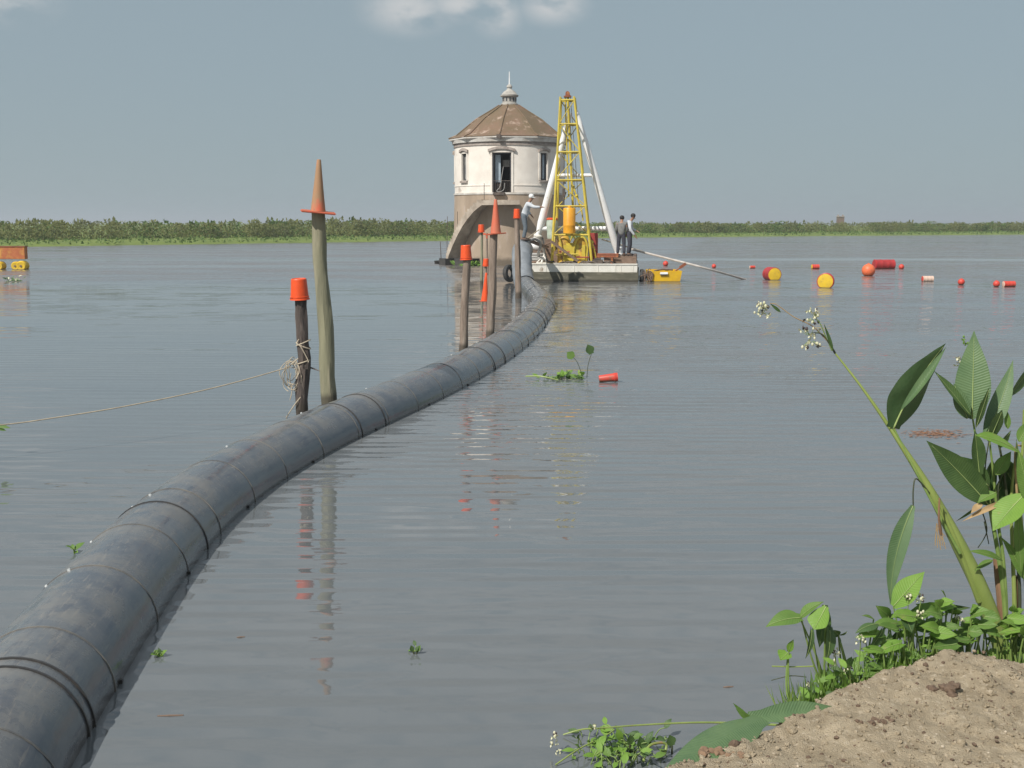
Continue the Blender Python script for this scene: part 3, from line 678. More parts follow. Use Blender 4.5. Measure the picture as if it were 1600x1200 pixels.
def bucket(p, r, h, axis, label, m='bucket'):
    """upturned bucket; p is the centre of its open lower rim"""
    mb = MB(); a = Vector(axis).normalized()
    prof = [(r * .96, 0.0), (r * 1.10, 0.0), (r * 1.08, h * .055), (r * 1.0, h * .075), (r * 1.0, h * 0.12), (r * 1.05, h * 0.125), (r * 1.05, h * 0.155), (r * .985, h * 0.165),
            (r * .86, h * .93), (r * .85, h * .97), (r * .80, h), (r * .74, h), (r * .72, h * .975), (0.0005, h * .975)]
    mb.lathe(prof, p, a, 32, caps=False)
    inner = [(r * .96, 0.0), (r * .84, h * .9), (0.0005, h * .9)]
    mb.lathe(inner, p, a, 32, caps=False)
    b = thing('bucket', p, label, 'bucket', 'orange buckets capping the posts')
    mb.build('shell', m, b)
    sd_ = a.orthogonal().normalized(); s2 = a.cross(sd_)
    pts = [Vector(p) + a * (h * 0.12) + (sd_ * math.cos(x) + s2 * 0.9 * math.sin(x)) * r * 1.1 - a * 0.02 * math.sin(x) for x in np.linspace(-0.1, math.pi + 0.1, 14)]
    MB().tube(pts, 0.004 * (r / 0.13), 6).build('handle', 'darkmetal', b)
    return b
def cone(p, h, r, axis, label, m='cone', plate=0.27, ptilt=(0, 0, 1), rz=0.4):
    """traffic cone over a post; p is the centre of its base plate"""
    a = Vector(axis).normalized(); t = thing('traffic_cone', p, label, 'cone', 'traffic cones set over the posts')
    mb = MB(); mb.lathe([(r, 0), (r * .97, h * .04), (r * .84, h * .2), (r * .62, h * .5), (r * .41, h * .8), (r * .28, h * .985), (r * .23, h), (r * .12, h), (r * .10, h * 0.97), (r * .75, 0.01)], p, a, 28, caps=False)
    mb.build('cone_body', m, t)
    q = Vector((0, 0, 1)).rotation_difference(Vector(ptilt).normalized()) @ Quaternion((0, 0, 1), rz)
    MB().box(Vector(p) - a * 0.012, (plate * 2, plate * 2, 0.028), q=q, bev=0.012).build('base_plate', 'cone' if m != 'cone' else 'cone', t)
    return t
Y1 = P(514, 636).y
tp, ax = log_post(515, 640, 497, 327, Y1, 0.115, 0.095, 'postgreen', 'tallest greenish weathered post, on the left, wearing the sun-bleached cone', kinks=((0.40, 0.014), (0.78, -0.012)), seed=11)
cone(Q(497, 330, Y1 - 0.0), Q(500, 249, Y1).z - Q(500, 330, Y1).z, 0.108, (0.04, 0, 1), 'dusty sun-bleached orange cone atop the tallest left post', 'conedust', 0.25, (0.10, -0.03, 1), 0.2)
Y2 = P(473, 652).y
tp, ax = log_post(474, 655, 470, 462, Y2, 0.088, 0.082, 'postdark', 'short dark bark-covered post with rope tied round it', kinks=((0.5, 0.03), (0.05, -0.02)), wob=0.4, seed=2)
bucket(Q(468.5, 468, Y2), 0.125, 0.29, (-0.02, -0.05, 1), 'shiny orange-red bucket upturned on the short dark roped post')
spk = MB(); spk.tube([Q(481, 573, Y2), Q(490, 576, Y2), Q(500, 580, Y2 - 0.1)], [0.012, 0.012, 0.004], 6)
single(spk, 'iron_spike', 'darkmetal', 'short dark spike sticking out of the roped post', 'spike')
Y3 = P(723, 553).y
log_post(723, 556, 730, 400, Y3, 0.092, 0.078, 'postgrey', 'thick grey-brown post leaning right, bucket on top, left of the pink cone', seed=3)
bucket(Q(728.5, 406, Y3), 0.118, 0.30, (-0.03, 0, 1), 'orange-red bucket on the grey-brown leaning post before the tower')
Y4 = P(765, 530).y
log_post(765, 532, 772, 362, Y4, 0.10, 0.088, 'postgrey', 'tall grey post wearing the clean pink-orange cone', seed=4, kinks=((0.5, 0.02),))
cone(Q(774.5, 364.5, Y4), Q(773, 311, Y4).z - Q(773, 364, Y4).z, 0.125, (0.0, 0, 1), 'clean pink-orange cone on the tall grey post before the tower door', 'cone', 0.19, (-0.08, 0, 1), 0.5)
Y5 = P(810, 466).y
log_post(810, 467, 807.5, 338, Y5, 0.115, 0.09, 'postgrey', 'pole by the rising end of the pipe, bucket on top', seed=5)
bucket(Q(807.7, 341, Y5), 0.125, 0.33, (0, 0, 1), 'orange bucket on the pole beside the rising pipe end')
Y6 = 50.0
log_post(752.5, 446, 753, 362, Y6, 0.06, 0.05, 'postgreen', 'thin far green pole under the arch, capped by a bucket', seed=6)
bucket(Q(752, 363, Y6), 0.145, 0.33, (0, 0, 1), 'small orange bucket on the thin pole under the tower arch')
Y7 = 31.5
log_post(764, 505, 763, 430, Y7, 0.05, 0.045, 'postgrey', 'slim pole rising through the low bright orange cone', seed=7)
cone(Q(757.5, 470, Y7), Q(757, 426, Y7).z - Q(757, 470, Y7).z, 0.105, (0.06, 0, 1), 'bright orange cone set low on a slim pole behind the cone-topped post', 'bucket', 0.13, (0, 0, 1), 0.3)
Y8 = 46.5
log_post(758.5, 456, 759, 412, Y8, 0.055, 0.05, 'postgrey', 'short far pole with a small bucket, just above the low cone', seed=8)
bucket(Q(759, 416, Y8), 0.125, 0.30, (0.05, 0, 1), 'small orange bucket above the low orange cone')
Y9 = 57
log_post(762, 435, 760.5, 364, Y9, 0.05, 0.045, 'postgrey', 'far thin pole with a red crosspiece, beside the pink cone', seed=9)
cb = MB(); cb.box(Q(760, 366, Y9), (0.42, 0.06, 0.07), q=Quaternion((0, 1, 0), 0.1)); cb.box(Q(760.5, 366, Y9) + Vector((0, -0.02, -0.1)), (0.07, 0.05, 0.22))
single(cb, 'crosspiece', 'bucket', 'small red crosspiece nailed to the far thin pole', 'marker')

# rope on the dark post
rr = MB(); c2 = lambda py: Q(474, py, Y2)
for (pya, pyb) in ((540, 531), (569, 562), (535, 545)):
    a = c2(pya); b = c2(pyb); pts = []
    for k in range(15):
        an = k / 14 * 2 * math.pi; pts.append(Vector((a.x + 0.097 * math.cos(an), a.y + 0.097 * math.sin(an), a.z + (b.z - a.z) * (0.5 + 0.5 * math.cos(an)))))
    rr.tube(pts, 0.0095, 6)
rr.tube(catmull([Q(467, 530, Y2 - .09), Q(464, 537, Y2 - .1), Q(470, 542, Y2 - .11), Q(480, 560, Y2 - .1), Q(482, 566, Y2 - .1)], 5), 0.008, 6)
rng = random.Random(5)
for k in range(8):
    cx = 457 + rng.uniform(-6, 5); cy = 583 + rng.uniform(-5, 7); rx = rng.uniform(7, 13); ry = rng.uniform(14, 23); yy = Y2 - 0.05 + rng.uniform(-.05, .05); ph = rng.uniform(0, 6)
    pts = [Q(cx + rx * math.cos(a + ph) * (1 + .2 * math.sin(3 * a)), cy + ry * math.sin(a + ph), yy + 0.04 * math.sin(a * 2)) for a in np.linspace(0, 5.6, 22)]
    rr.tube(pts, 0.0055, 5)
rr.tube(catmull([Q(455, 600, Y2 - .05), Q(456, 612, Y2 - .05), Q(453, 625, Y2 - .05)], 4), 0.007, 5)
rr.tube(catmull([Q(472, 618, Y2 - .08), Q(462, 630, Y2 - .1), Q(450, 648, Y2 - .05), Q(446, 655, Y2)], 4), 0.008, 5)
rr.tube(catmull([Q(466, 560, Y2 - .1), Q(455, 569, Y2 - .1), Q(440, 577, Y2 - .1), Q(330, 607, Y2 - 1.0), Q(200, 634, Y2 - 1.9), Q(90, 652, Y2 - 2.5), Q(0, 664, Y2 - 2.9), Q(-140, 672, Y2 - 3.6), Q(-400, 660, Y2 - 5.0)], 8), 0.0085, 6)
single(rr, 'mooring_rope', 'rope', 'pale rope knotted and coiled on the dark post, running off left over the water', 'rope', base=c2(560))
# ---------------------------------------------------------------- intake tower
TY = 77.0; TX = Q(796, 300, TY).x; TR = 3.6
def zt_(py, Y=TY - 3.6): return Q(796, py, Y).z
tower = thing('intake_tower', (TX, TY, 0), 'round plaster water intake tower with mossy hipped roof standing in the river', 'tower')
def cyl_shell(z_lev, angs, solid, ro, ri, mb):
    """hollow round wall made of angle x height cells; solid(i,j) tells which cells are wall"""
    na = len(angs); nz = len(z_lev)
    def pt(r, a, z): return Vector((TX + r * math.sin(a), TY - r * math.cos(a), z))
    idx = {}
    def V(k, r, i, j):
        key = (k, i % na, j)
        if key not in idx: idx[key] = len(mb.v); mb.v.append(pt(r, angs[i % na], z_lev[j]))
        return idx[key]
    def face(a, b, c, d, m=0): mb.f.append((a, b, c, d)); mb.m.append(m)
    for i in range(na):
        for j in range(nz - 1):
            if not solid(i, j): continue
            o = [V(0, ro, i, j), V(0, ro, i + 1, j), V(0, ro, i + 1, j + 1), V(0, ro, i, j + 1)]
            n_ = [V(1, ri, i, j), V(1, ri, i + 1, j), V(1, ri, i + 1, j + 1), V(1, ri, i, j + 1)]
            face(*o); face(*n_[::-1], 1)
            if not solid(i - 1, j): face(o[0], o[3], n_[3], n_[0])
            if not solid(i + 1, j): face(o[1], n_[1], n_[2], o[2])
            if j == 0 or not solid(i, j - 1): face(o[0], n_[0], n_[1], o[1])
            if j == nz - 2 or not solid(i, j + 1): face(o[3], o[2], n_[2], n_[3])
z_top = zt_(217); z_band = zt_(303)
D0 = R(-7.6)                       # the door looks this way
ops = []                           # centre, half angle, z0, z1
dw = 0.60 / TR
ops.append((D0, dw, zt_(303.5), zt_(238)))
ww = 0.27 / TR
for k in range(1, 8):
    ops.append((D0 + k * R(45) + (R(-0.5) if k == 7 else 0), ww if k != 4 else dw * 0.8, zt_(281) if k != 4 else zt_(285), zt_(238)))
angs = set()
for k in range(96): angs.add(round(k * 2 * math.pi / 96, 5))
for c, w, a, b in ops:
    for e in (c - w, c + w): angs.add(round(e % (2 * math.pi), 5))
angs = sorted(angs)
lv = sorted(set([round(z, 4) for z in [z_band, z_top] + [o[2] for o in ops] + [o[3] for o in ops]]))
def solid(i, j):
    a = (angs[i % len(angs)] + (angs[(i + 1) % len(angs)] if (i + 1) % len(angs) else 2 * math.pi)) / 2; z = (lv[j] + lv[j + 1]) / 2
    for c, w, z0, z1 in ops:
        d = (a - c + math.pi) % (2 * math.pi) - math.pi
        if abs(d) < w and z0 < z < z1: return False
    return True
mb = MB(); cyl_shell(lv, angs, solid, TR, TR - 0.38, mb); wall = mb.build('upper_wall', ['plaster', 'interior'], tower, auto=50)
def arc_strip(a0, a1, z0, z1, r0, r1, name, m, parent=tower, n=None, lab=None, zf=None, bev=0):
    """curved block hugging the wall between two angles; zf shifts z along the arc"""
    n = n or max(2, int(abs(a1 - a0) / R(3.75)) + 1); mb = MB(); full = abs(a1 - a0) > 6.28; vs = []
    cnt = n if full else n + 1
    for i in range(cnt):
        a = a0 + (a1 - a0) * i / n; dz = zf(i / n) if zf else 0
        for r, z in ((r0, z0), (r1, z0), (r1, z1), (r0, z1)): vs.append(Vector((TX + r * math.sin(a), TY - r * math.cos(a), z + dz)))
    fs = []
    for i in range(cnt if full else cnt - 1):
        b = i * 4; c = ((i + 1) % cnt) * 4
        for k in range(4): fs.append((b + k, b + (k + 1) % 4, c + (k + 1) % 4, c + k))
    if not full: fs += [(0, 1, 2, 3), ((cnt - 1) * 4 + 3, (cnt - 1) * 4 + 2, (cnt - 1) * 4 + 1, (cnt - 1) * 4)]
    mb.add(vs, fs); return mb.build(name, m, parent, auto=40)
TAU = 2 * math.pi
# drum below, in the water
mb = MB(); mb.lathe([(TR + 0.22, -1.5), (TR + 0.16, 0.3), (TR + 0.07, 2.2), (TR + 0.03, z_band - 0.003)], (TX, TY, 0), n=96); mb.build('drum', 'concrete', tower, auto=50)
arc_strip(0, TAU, z_band - 0.02, z_band + 0.10, TR - 0.1, TR + 0.075, 'ledge', 'white_trim', n=96)
arc_strip(0 + D0 + dw, TAU + D0 - dw, z_band + 0.52, z_band + 0.58, TR - 0.05, TR + 0.03, 'dado_moulding', 'plaster', n=96)
arc_strip(0, TAU, z_top - 0.36, z_top - 0.26, TR - 0.05, TR + 0.06, 'frieze_band', 'trimdark', n=96)
arc_strip(0, TAU, z_top - 0.26, z_top, TR - 0.06, TR + 0.035, 'frieze', 'trimdark', n=96)
mb = MB()
for k in range(0):
    a = 0; r = TR + 0.1
    mb.box((TX + r * math.sin(a), TY - r * math.cos(a), z_top - 0.08), (0.12, 0.2, 0.15), rz=a)

# octagonal eaves and roof; a hip faces slightly left of the camera
def ngon(r, z, n=8, a0=R(-9.5)): return [Vector((TX + r * math.sin(a0 + k * TAU / n), TY - r * math.cos(a0 + k * TAU / n), z)) for k in range(n)]
def nlathe(prof, name, m, a0=R(-9.5), n=8, parent=tower, auto=20, caps=True):
    mb = MB(); vs = []
    for r, z in prof: vs += ngon(r, z, n, a0)
    fs = []
    for i in range(len(prof) - 1):
        for k in range(n): fs.append((i * n + k, i * n + (k + 1) % n, (i + 1) * n + (k + 1) % n, (i + 1) * n + k))
    if caps: fs += [tuple(range(n))[::-1], tuple(range((len(prof) - 1) * n, len(prof) * n))]
    mb.add(vs, fs); return mb.build(name, m, parent, True, auto)
ze = zt_(213.5); z_ap = Q(794, 165, TY).z
RE = 3.98
nlathe([(TR - .2, z_top), (TR + 0.06, z_top + 0.002), (TR + 0.14, ze - 0.28), (TR + .17, ze - .12), (TR + .19, ze - .02), (TR, ze - .015)], 'cornice', 'white_trim', n=48)
nlathe([(TR - .1, ze - .06), (RE - .03, ze - .06), (RE, ze - .05), (RE, ze + .03), (RE - .1, ze + .032)], 'gutter', 'white_trim', n=10)
roof = nlathe([(RE - 0.02, ze + 0.032), (RE + .03, ze + 0.06), (RE - 0.5, ze + 0.27), (RE * .55, z_ap - 0.93), (RE * .3, z_ap - 0.34), (0.66, z_ap), (0.60, z_ap + 0.02)], 'roof', 'roof', n=10, auto=12)
for k in range(10):
    a = R(-9.5) + k * TAU / 10; e = Vector((math.sin(a), -math.cos(a), 0)); c = Vector((TX, TY, 0))
    pts = [c + e * (RE + .02) + Vector((0, 0, ze + .08)), c + e * (RE - .5) + Vector((0, 0, ze + .30)), c + e * (RE * .55) + Vector((0, 0, z_ap - .90)), c + e * (RE * .3) + Vector((0, 0, z_ap - .31)), c + e * .66 + Vector((0, 0, z_ap + .02))]
    MB().tube(pts, 0.045, 6).build('hip_tile', 'roof', roof)
gut = MB(); a = R(-9.5); gut.box((TX + (RE + .02) * math.sin(a), TY - (RE + .02) * math.cos(a), ze + 0.0), (0.26, 0.16, 0.24), rz=a); gut.build('hopper_head', 'darkmetal', roof, False)
# lantern
lz = z_ap
lan = MB(); lan.lathe([(0.56, lz - 0.08), (0.56, lz + 0.10), (0.46, lz + 0.16), (0.44, lz + 0.52)], (TX, TY, 0), n=24); lan = lan.build('lantern', 'cement', tower, auto=40)
mb = MB()
for k in range(12):
    a = k * TAU / 12 + 0.1; mb.box((TX + 0.44 * math.sin(a), TY - 0.44 * math.cos(a), lz + 0.37), (0.10, 0.05, 0.22), rz=a)
mb.build('vent_opening', 'darkframe', lan, False)
mb = MB(); mb.lathe([(0.46, lz + 0.52), (0.58, lz + 0.57), (0.60, lz + 0.66), (0.52, lz + 0.69), (0.40, lz + 0.86), (0.22, lz + 0.99), (0.15, lz + 1.05), (0.15, lz + 1.12), (0.19, lz + 1.16), (0.18, lz + 1.25), (0.10, lz + 1.33), (0.04, lz + 1.36)], (TX, TY, 0), n=28)
mb.build('lantern_cap', 'cement', lan, auto=40)
MB().cyl((TX, TY, lz + 1.34), (TX, TY, Q(794, 112, TY).z), 0.045, 0.025, 8).build('spire', 'white', lan)
# windows: hood, jambs, sill, frame, pane
for i, (c, w, z0, z1) in enumerate(ops):
    nm = 'door' if i == 0 else 'window'
    er = TR + 0.05
    def at(a, z, r): return Vector((TX + r * math.sin(a), TY - r * math.cos(a), z))
    fr = MB(); th = 0.055 / TR * (1.3 if i == 0 else 1)
    for s_ in (-1, 1):
        a = c + s_ * (w - th / 2); fr.box(at(a, (z0 + z1) / 2, TR - 0.14), (th * TR, 0.10, z1 - z0 - .004), rz=a)
    fr.box(at(c, z1 - 0.045, TR - 0.14), (2 * w * TR - 2.2 * th * TR, 0.09, 0.08), rz=c)
    if i: fr.box(at(c, z0 + 0.045, TR - 0.14), (2 * w * TR - 2.2 * th * TR, 0.09, 0.08), rz=c)
    frame = fr.build('door_frame' if i == 0 else 'window', 'darkframe', tower, False)
    if i:
        if i in (7,):
            MB().box(at(c + w * .1, (z0 + z1) / 2, TR - 0.17), (2 * w * TR * 0.80, 0.02, z1 - z0 - .12), rz=c).build('pane', 'curtain', frame, False)
        elif i == 1:
            MB().box(at(c - w * .45, (z0 + z1) / 2, TR - 0.17), (2 * w * TR * 0.34, 0.02, z1 - z0 - .12), rz=c).build('pane', 'darkmetal', frame, False)
            MB().box(at(c + w * .45, (z0 + z1) / 2, TR - 0.20), (2 * w * TR * 0.28, 0.02, z1 - z0 - .14), rz=c).build('shutter', 'paleblue', frame, False)
        arc_strip(c - w * 1.35, c + w * 1.35, z0 - 0.14, z0 - 0.02, TR - 0.05, TR + 0.12, 'sill', 'trimdark', frame, n=4)
    for s_ in (-1, 1):
        arc_strip(c + s_ * w * 1.02, c + s_ * (w + 0.13 / TR), z0 + (0 if i else .12), z1 + 0.02, TR - 0.05, TR + 0.045, 'surround', 'plaster', frame, n=2)
    k = 1.42 if i == 0 else 1.62; rise = 0.17 if i == 0 else 0.13
    arc_strip(c - w * k, c + w * k, z1 + 0.08, z1 + 0.24, TR - 0.05, TR + 0.14, 'hood', 'trimdark', frame, n=12, zf=lambda u, rise=rise: rise * math.sin(math.pi * u) - 0.03)
    arc_strip(c - w * 1.2, c + w * 1.2, z1 + 0.005, z1 + 0.10, TR - 0.05, TR + 0.04, 'lintel', 'plaster', frame, n=6)
# in the doorway
a = D0; e = Vector((math.sin(a), -math.cos(a), 0)); s_ = Vector((math.cos(a), math.sin(a), 0)); oc = Vector((TX, TY, 0))
z0, z1 = ops[0][2], ops[0][3]
dl = MB().box(oc + e * (TR - 0.5) - s_ * 0.31 + Vector((0, 0, (z0 + z1) / 2 + 0.32)), (0.34, 0.05, (z1 - z0) * 0.66), rz=a + 0.25).build('door_leaf', 'paleblue', tower, False)
MB().box(oc + e * (TR - 0.5) - s_ * 0.31 + Vector((0, 0, z0 + 0.36)), (0.36, 0.05, 0.62), rz=a + 0.25).build('kick_panel', 'darkmetal', dl, False)
MB().box(oc + e * (TR - 1.4) + s_ * 0.10 + Vector((0, 0, z1 - 0.62)), (0.42, 0.3, 0.42), rz=a).build('bright_patch_box', 'white_trim', tower, False)  # pale box standing in for the bright patch seen through the doorway
g = MB()
for k in range(9): x = -0.52 + k * 0.13; g.cyl(oc + e * (TR - 0.05) + s_ * x + Vector((0, 0, z0)), oc + e * (TR - 0.05) + s_ * x + Vector((0, 0, z0 + 0.85)), 0.014, n=5)
for z in (0.1, 0.84): g.cyl(oc + e * (TR - 0.05) - s_ * .55 + Vector((0, 0, z0 + z)), oc + e * (TR - .05) + s_ * .55 + Vector((0, 0, z0 + z)), 0.018, n=5)
g.build('door_grille', 'darkmetal', tower)
MB().box(oc + e * (TR + 0.1) - s_ * 0.15 + Vector((0, 0, z0 + 0.02)), (0.78, 0.35, 0.2), rz=a, bev=0.04).build('winch_box', 'darkmetal', tower, False)
g = MB(); g.tube(catmull([oc + e * (TR + 0.12) + s_ * x + Vector((0, 0, z)) for x, z in ((0.12, z0 + 1.7), (0.02, z0 + 1.1), (-0.08, z0 + 0.5), (-0.3, z0 + 0.2), (-0.1, z0 + 0.15), (0.15, z0 + 0.3), (0.2, z0 + 0.7))], 5), 0.022, 6)
g.build('hanging_cable', 'hose', tower)
# interior floor, stops light leaks
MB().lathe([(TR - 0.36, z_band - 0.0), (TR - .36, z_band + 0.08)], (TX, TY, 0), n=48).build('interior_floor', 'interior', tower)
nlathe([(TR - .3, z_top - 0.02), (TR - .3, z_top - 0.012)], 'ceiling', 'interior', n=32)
# flying stair curving down to the left with landing under the door
RO = 4.72; RI = TR + 0.10
prof = []                                   # (angle, top z)
for px, py in ((812, 312), (752, 312), (746, 315.5), (738, 322), (729, 332), (721, 343), (713, 357), (706, 372), (700, 387), (696.5, 400)):
    Yg = TY - 4.3
    for _ in range(4):
        x = Q(px, py, Yg).x - TX; a = math.asin(max(-.98, min(.98, x / RO))); Yg = TY - RO * math.cos(a)
    prof.append((a, Q(px, py, Yg).z))
def zprof(a):
    for (a1, z1_), (a2, z2_) in zip(prof[:-1], prof[1:]):
        if a <= a1 and a >= a2: return z1_ + (z2_ - z1_) * (a1 - a) / (a1 - a2)
    return prof[-1][1]
mb = MB(); n = 72; a0, a1 = prof[0][0], prof[-1][0]; vs = []
def P3(r, a, z): return Vector((TX + r * math.sin(a), TY - r * math.cos(a), z))
for i in range(n + 1):
    a = a0 + (a1 - a0) * i / n; z = zprof(a) - 0.03; th = 0.36 + 0.10 * (i / n)
    sl = (zprof(max(a1, a - 0.02)) - zprof(min(a0, a + 0.02))) / (0.04 * RO); th *= math.sqrt(1 + min(4, sl * sl)) * 0.75
    for r, zz in ((RI, z - th), (RO, z - th), (RO, z), (RI, z)): vs.append(P3(r, a, zz))
fs = []
for i in range(n):
    b = i * 4; c = b + 4
    for k in range(4): fs.append((b + k, b + (k + 1) % 4, c + (k + 1) % 4, c + k))
fs += [(0, 1, 2, 3), (n * 4 + 3, n * 4 + 2, n * 4 + 1, n * 4)]
mb.add(vs, fs); stair = mb.build('flying_stair', 'stair', tower, auto=40)
mb = MB(); a_s = prof[1][0]; ns = 19
zs, zend = prof[1][1], prof[-1][1]
ang = a_s
for k in range(ns):                                         # treads of equal rise
    za = zs - (zs - zend) * k / ns; zb = zs - (zs - zend) * (k + 1) / ns
    an = ang
    while an > a1 and zprof(an) > zb: an -= 0.002
    vs = []
    for a in (ang, an):
        for r, zz in ((RI + .01, zb - 0.15), (RO - 0.02, zb - 0.15), (RO - 0.02, za), (RI + .01, za)): vs.append(P3(r, a, zz))
    mb.add(vs, [(0, 1, 2, 3), (7, 6, 5, 4), (0, 4, 5, 1), (1, 5, 6, 2), (2, 6, 7, 3), (3, 7, 4, 0)]); ang = an
mb.build('steps', 'stair', stair, auto=30)
mb = MB(); vs = []
for a in (a1 + R(4), a1 - R(7)):
    for r, zz in ((RI - .3, -0.6), (RO + 0.25, -0.6), (RO + 0.22, 0.42), (RI - .3, 0.42)): vs.append(P3(r, a, zz))
mb.add(vs, [(0, 1, 2, 3), (7, 6, 5, 4), (0, 4, 5, 1), (1, 5, 6, 2), (2, 6, 7, 3), (3, 7, 4, 0)]); 
for a in (a1 + R(20),):
    mb.box(P3(RO - .6, a, 0.1), (1.3, 1.1, 0.7), rz=a)
mb.build('stair_foot', 'footblack', tower, False)
g = MB()
for px, h in ((756, 1.0), (712, 1.0)):
    a = math.asin((Q(px, 320, TY - RO).x - TX) / RO); z = zprof(a); g.cyl(P3(RO - .05, a, z), P3(RO - .05, a, z + h), 0.02, n=6)
g.build('rail_post', 'darkmetal', tower)
# small work boat stub with a pole beside the stair foot
b = P(688, 411.5); s = thing('work_punt', b, 'small dark punt with an upright pole moored left of the stair foot', 'boat')
mb = MB(); mb.lathe([(0.001, -0.1), (0.22, -0.1), (0.30, 0.12), (0.26, 0.12), (0.2, 0.0), (0.001, 0.0)], (0, 0, 0), n=20, caps=False)
for i in range(len(mb.v)): mb.v[i] = b + Vector((mb.v[i].x * 1.4, mb.v[i].y * 4, mb.v[i].z * 1.4))
mb.build('hull', 'footblack', s)
MB().cyl(b + Vector((0.05, 0.2, 0)), Q(688, 377, b.y + .2), 0.03, 0.022, 6).build('pole', 'darkmetal', s)
pole2 = MB(); b2 = P(698, 412); pole2.cyl(b2 - Vector((0, 0, .5)), Q(699, 338, b2.y), 0.022, 0.018, 6)
single(pole2, 'gauge_pole', 'darkmetal', 'thin tall pole standing in the water at the stair foot', 'pole', base=b2)

# ---------------------------------------------------------------- drilling barge
FL = P(823, 439.8); FR = P(997, 440.8); ux = (FR - FL).normalized(); uy = Vector((-ux.y, ux.x, 0)); BW = (FR - FL).length; BD = 6.4; BA = math.atan2(ux.y, ux.x)
def B(u, v, w=0.0): return FL + ux * u + uy * v + Vector((0, 0, w))
barge = thing('drilling_barge', B(BW / 2, BD / 2), 'flat white and olive barge carrying the yellow derrick beside the tower', 'barge')
def hexa(mb, u0, u1, v0, v1, w0, w1, tap=(0, 0)):
    vs = [B(u, v, w0) for u, v in ((u0 + tap[0], v0), (u1 - tap[1], v0), (u1 - tap[1], v1), (u0 + tap[0], v1))] + [B(u, v, w1) for u, v in ((u0, v0), (u1, v0), (u1, v1), (u0, v1))]
    return mb.add(vs, [(3, 2, 1, 0), (4, 5, 6, 7), (0, 1, 5, 4), (1, 2, 6, 5), (2, 3, 7, 6), (3, 0, 4, 7)])
hexa(MB(), 0, BW, 0, BD, -0.5, 0.44).build('hull', 'hullolive', barge, False)
hexa(MB(), 0.12, BW - 0.05, 0.10, BD - .1, 0.443, 0.80, (0.22, 0.0)).build('deck', 'hullwhite', barge, False)
mb = MB()
for u in (0.9, 2.2, 3.3, 4.1, 4.35, 4.9): mb.cyl(B(u, 0.095, 0.46), B(u, 0.095, 0.78), 0.014, n=6)
mb.cyl(B(0.15, 0.09, 0.80), B(BW - .05, 0.09, 0.80), 0.028, n=6); mb.build('rub_rail', 'hullwhite', barge)
hexa(MB(), BW - 1.62, BW - 0.1, 1.2, BD - .4, 0.803, 1.12).build('raised_deck', 'deckwood', barge, False)
mb = MB()
for k in range(8): hexa(mb, BW - 1.60 + k * .19, BW - 1.60 + k * .19 + .15, 1.22, BD - .42, 1.123, 1.15)
mb.build('deck_boards', 'deckwood', barge, False)
def px_on(px, py, v):
    """point on the barge seen at a pixel, at the depth v of the barge"""
    d = ray(px, py); n = uy; return CAM + d * ((FL + uy * v - CAM).dot(n) / d.dot(n))
# yellow derrick: four tapering legs, rings, braces
DK = 0.80
bl, br = px_on(862, 406, 0.9), px_on(925, 405, 0.9); bl.z = br.z = DK
bb = [bl, br, br + uy * 1.75 - ux * 0.05, bl + uy * 1.75 + ux * 0.05]
tl, tr = px_on(875.5, 151, 1.5), px_on(897, 151, 1.5); zt = tl.z; tr.z = zt
tt = [tl, tr, tr + uy * 0.62, tl + uy * 0.62]
der = thing('derrick', (bb[0] + bb[2]) / 2, 'tall yellow lattice drilling mast standing on the barge', 'derrick', None)
for a, b in zip(bb, tt): MB().tube([a, a.lerp(b, .5), b], [0.062, 0.055, 0.048], 8).build('mast_leg', 'yellow', der)
def lev(py):
    z = px_on(885, py, 1.2).z; return (z - DK) / (zt - DK)
levels = [lev(y) for y in (367, 322, 281, 237, 193, 155)]
for li, u in enumerate(levels):
    c = [a.lerp(b, u) for a, b in zip(bb, tt)]; mb = MB()
    for k in range(4): mb.cyl(c[k], c[(k + 1) % 4], 0.04, n=8)
    mb.build('ring_beam', 'yellow', der)
lv2 = [0.0] + levels
mb = MB()
for li in range(1, len(lv2) - 1):
    c0 = [a.lerp(b, lv2[li]) for a, b in zip(bb, tt)]; c1 = [a.lerp(b, lv2[li + 1]) for a, b in zip(bb, tt)]
    for k in range(4):
        k2 = (k + 1) % 4
        if (li + k) % 2: mb.cyl(c0[k], c1[k2], 0.022, n=6)
        else: mb.cyl(c0[k2], c1[k], 0.022, n=6)
c0 = bb; c1 = [a.lerp(b, levels[0]) for a, b in zip(bb, tt)]
for k in (1, 2, 3): mb.cyl(c0[k].lerp(c0[(k + 1) % 4], .15), c1[k].lerp(c1[(k + 1) % 4], .5), 0.035, n=6); mb.cyl(c0[k].lerp(c0[(k + 1) % 4], .85), c1[k].lerp(c1[(k + 1) % 4], .5), 0.035, n=6)
mb.cyl(c0[0].lerp(c0[1], .33), c1[0].lerp(c1[1], .16), 0.035, n=6)
mb.build('braces', 'yellow', der)
ctr_t = sum(tt, Vector()) / 4; ctr_b = sum(bb, Vector()) / 4
MB().tube([ctr_b + Vector((0, 0, 2.4)), ctr_t], 0.055, 8).build('kelly_rail', 'yellow', der)
MB().tube([ctr_b + ux * -0.22 + Vector((0, 0, 3.1)), ctr_t - ux * 0.12], 0.035, 8).build('guide_rail', 'yellow', der)
mb = MB(); mb.box(ctr_t + Vector((0, 0, 0.03)), (0.34, 0.34, 0.06), rz=BA); mb.box(ctr_t + Vector((0, 0, 0.09)), (0.2, 0.24, 0.12), rz=BA, bev=.02); mb.cyl(ctr_t + Vector((0, 0, .17)) - uy * .1, ctr_t + Vector((0, 0, .17)) + uy * .1, 0.10, n=14)
mb.build('crown_block', 'rust', der, auto=30)
mb = MB()
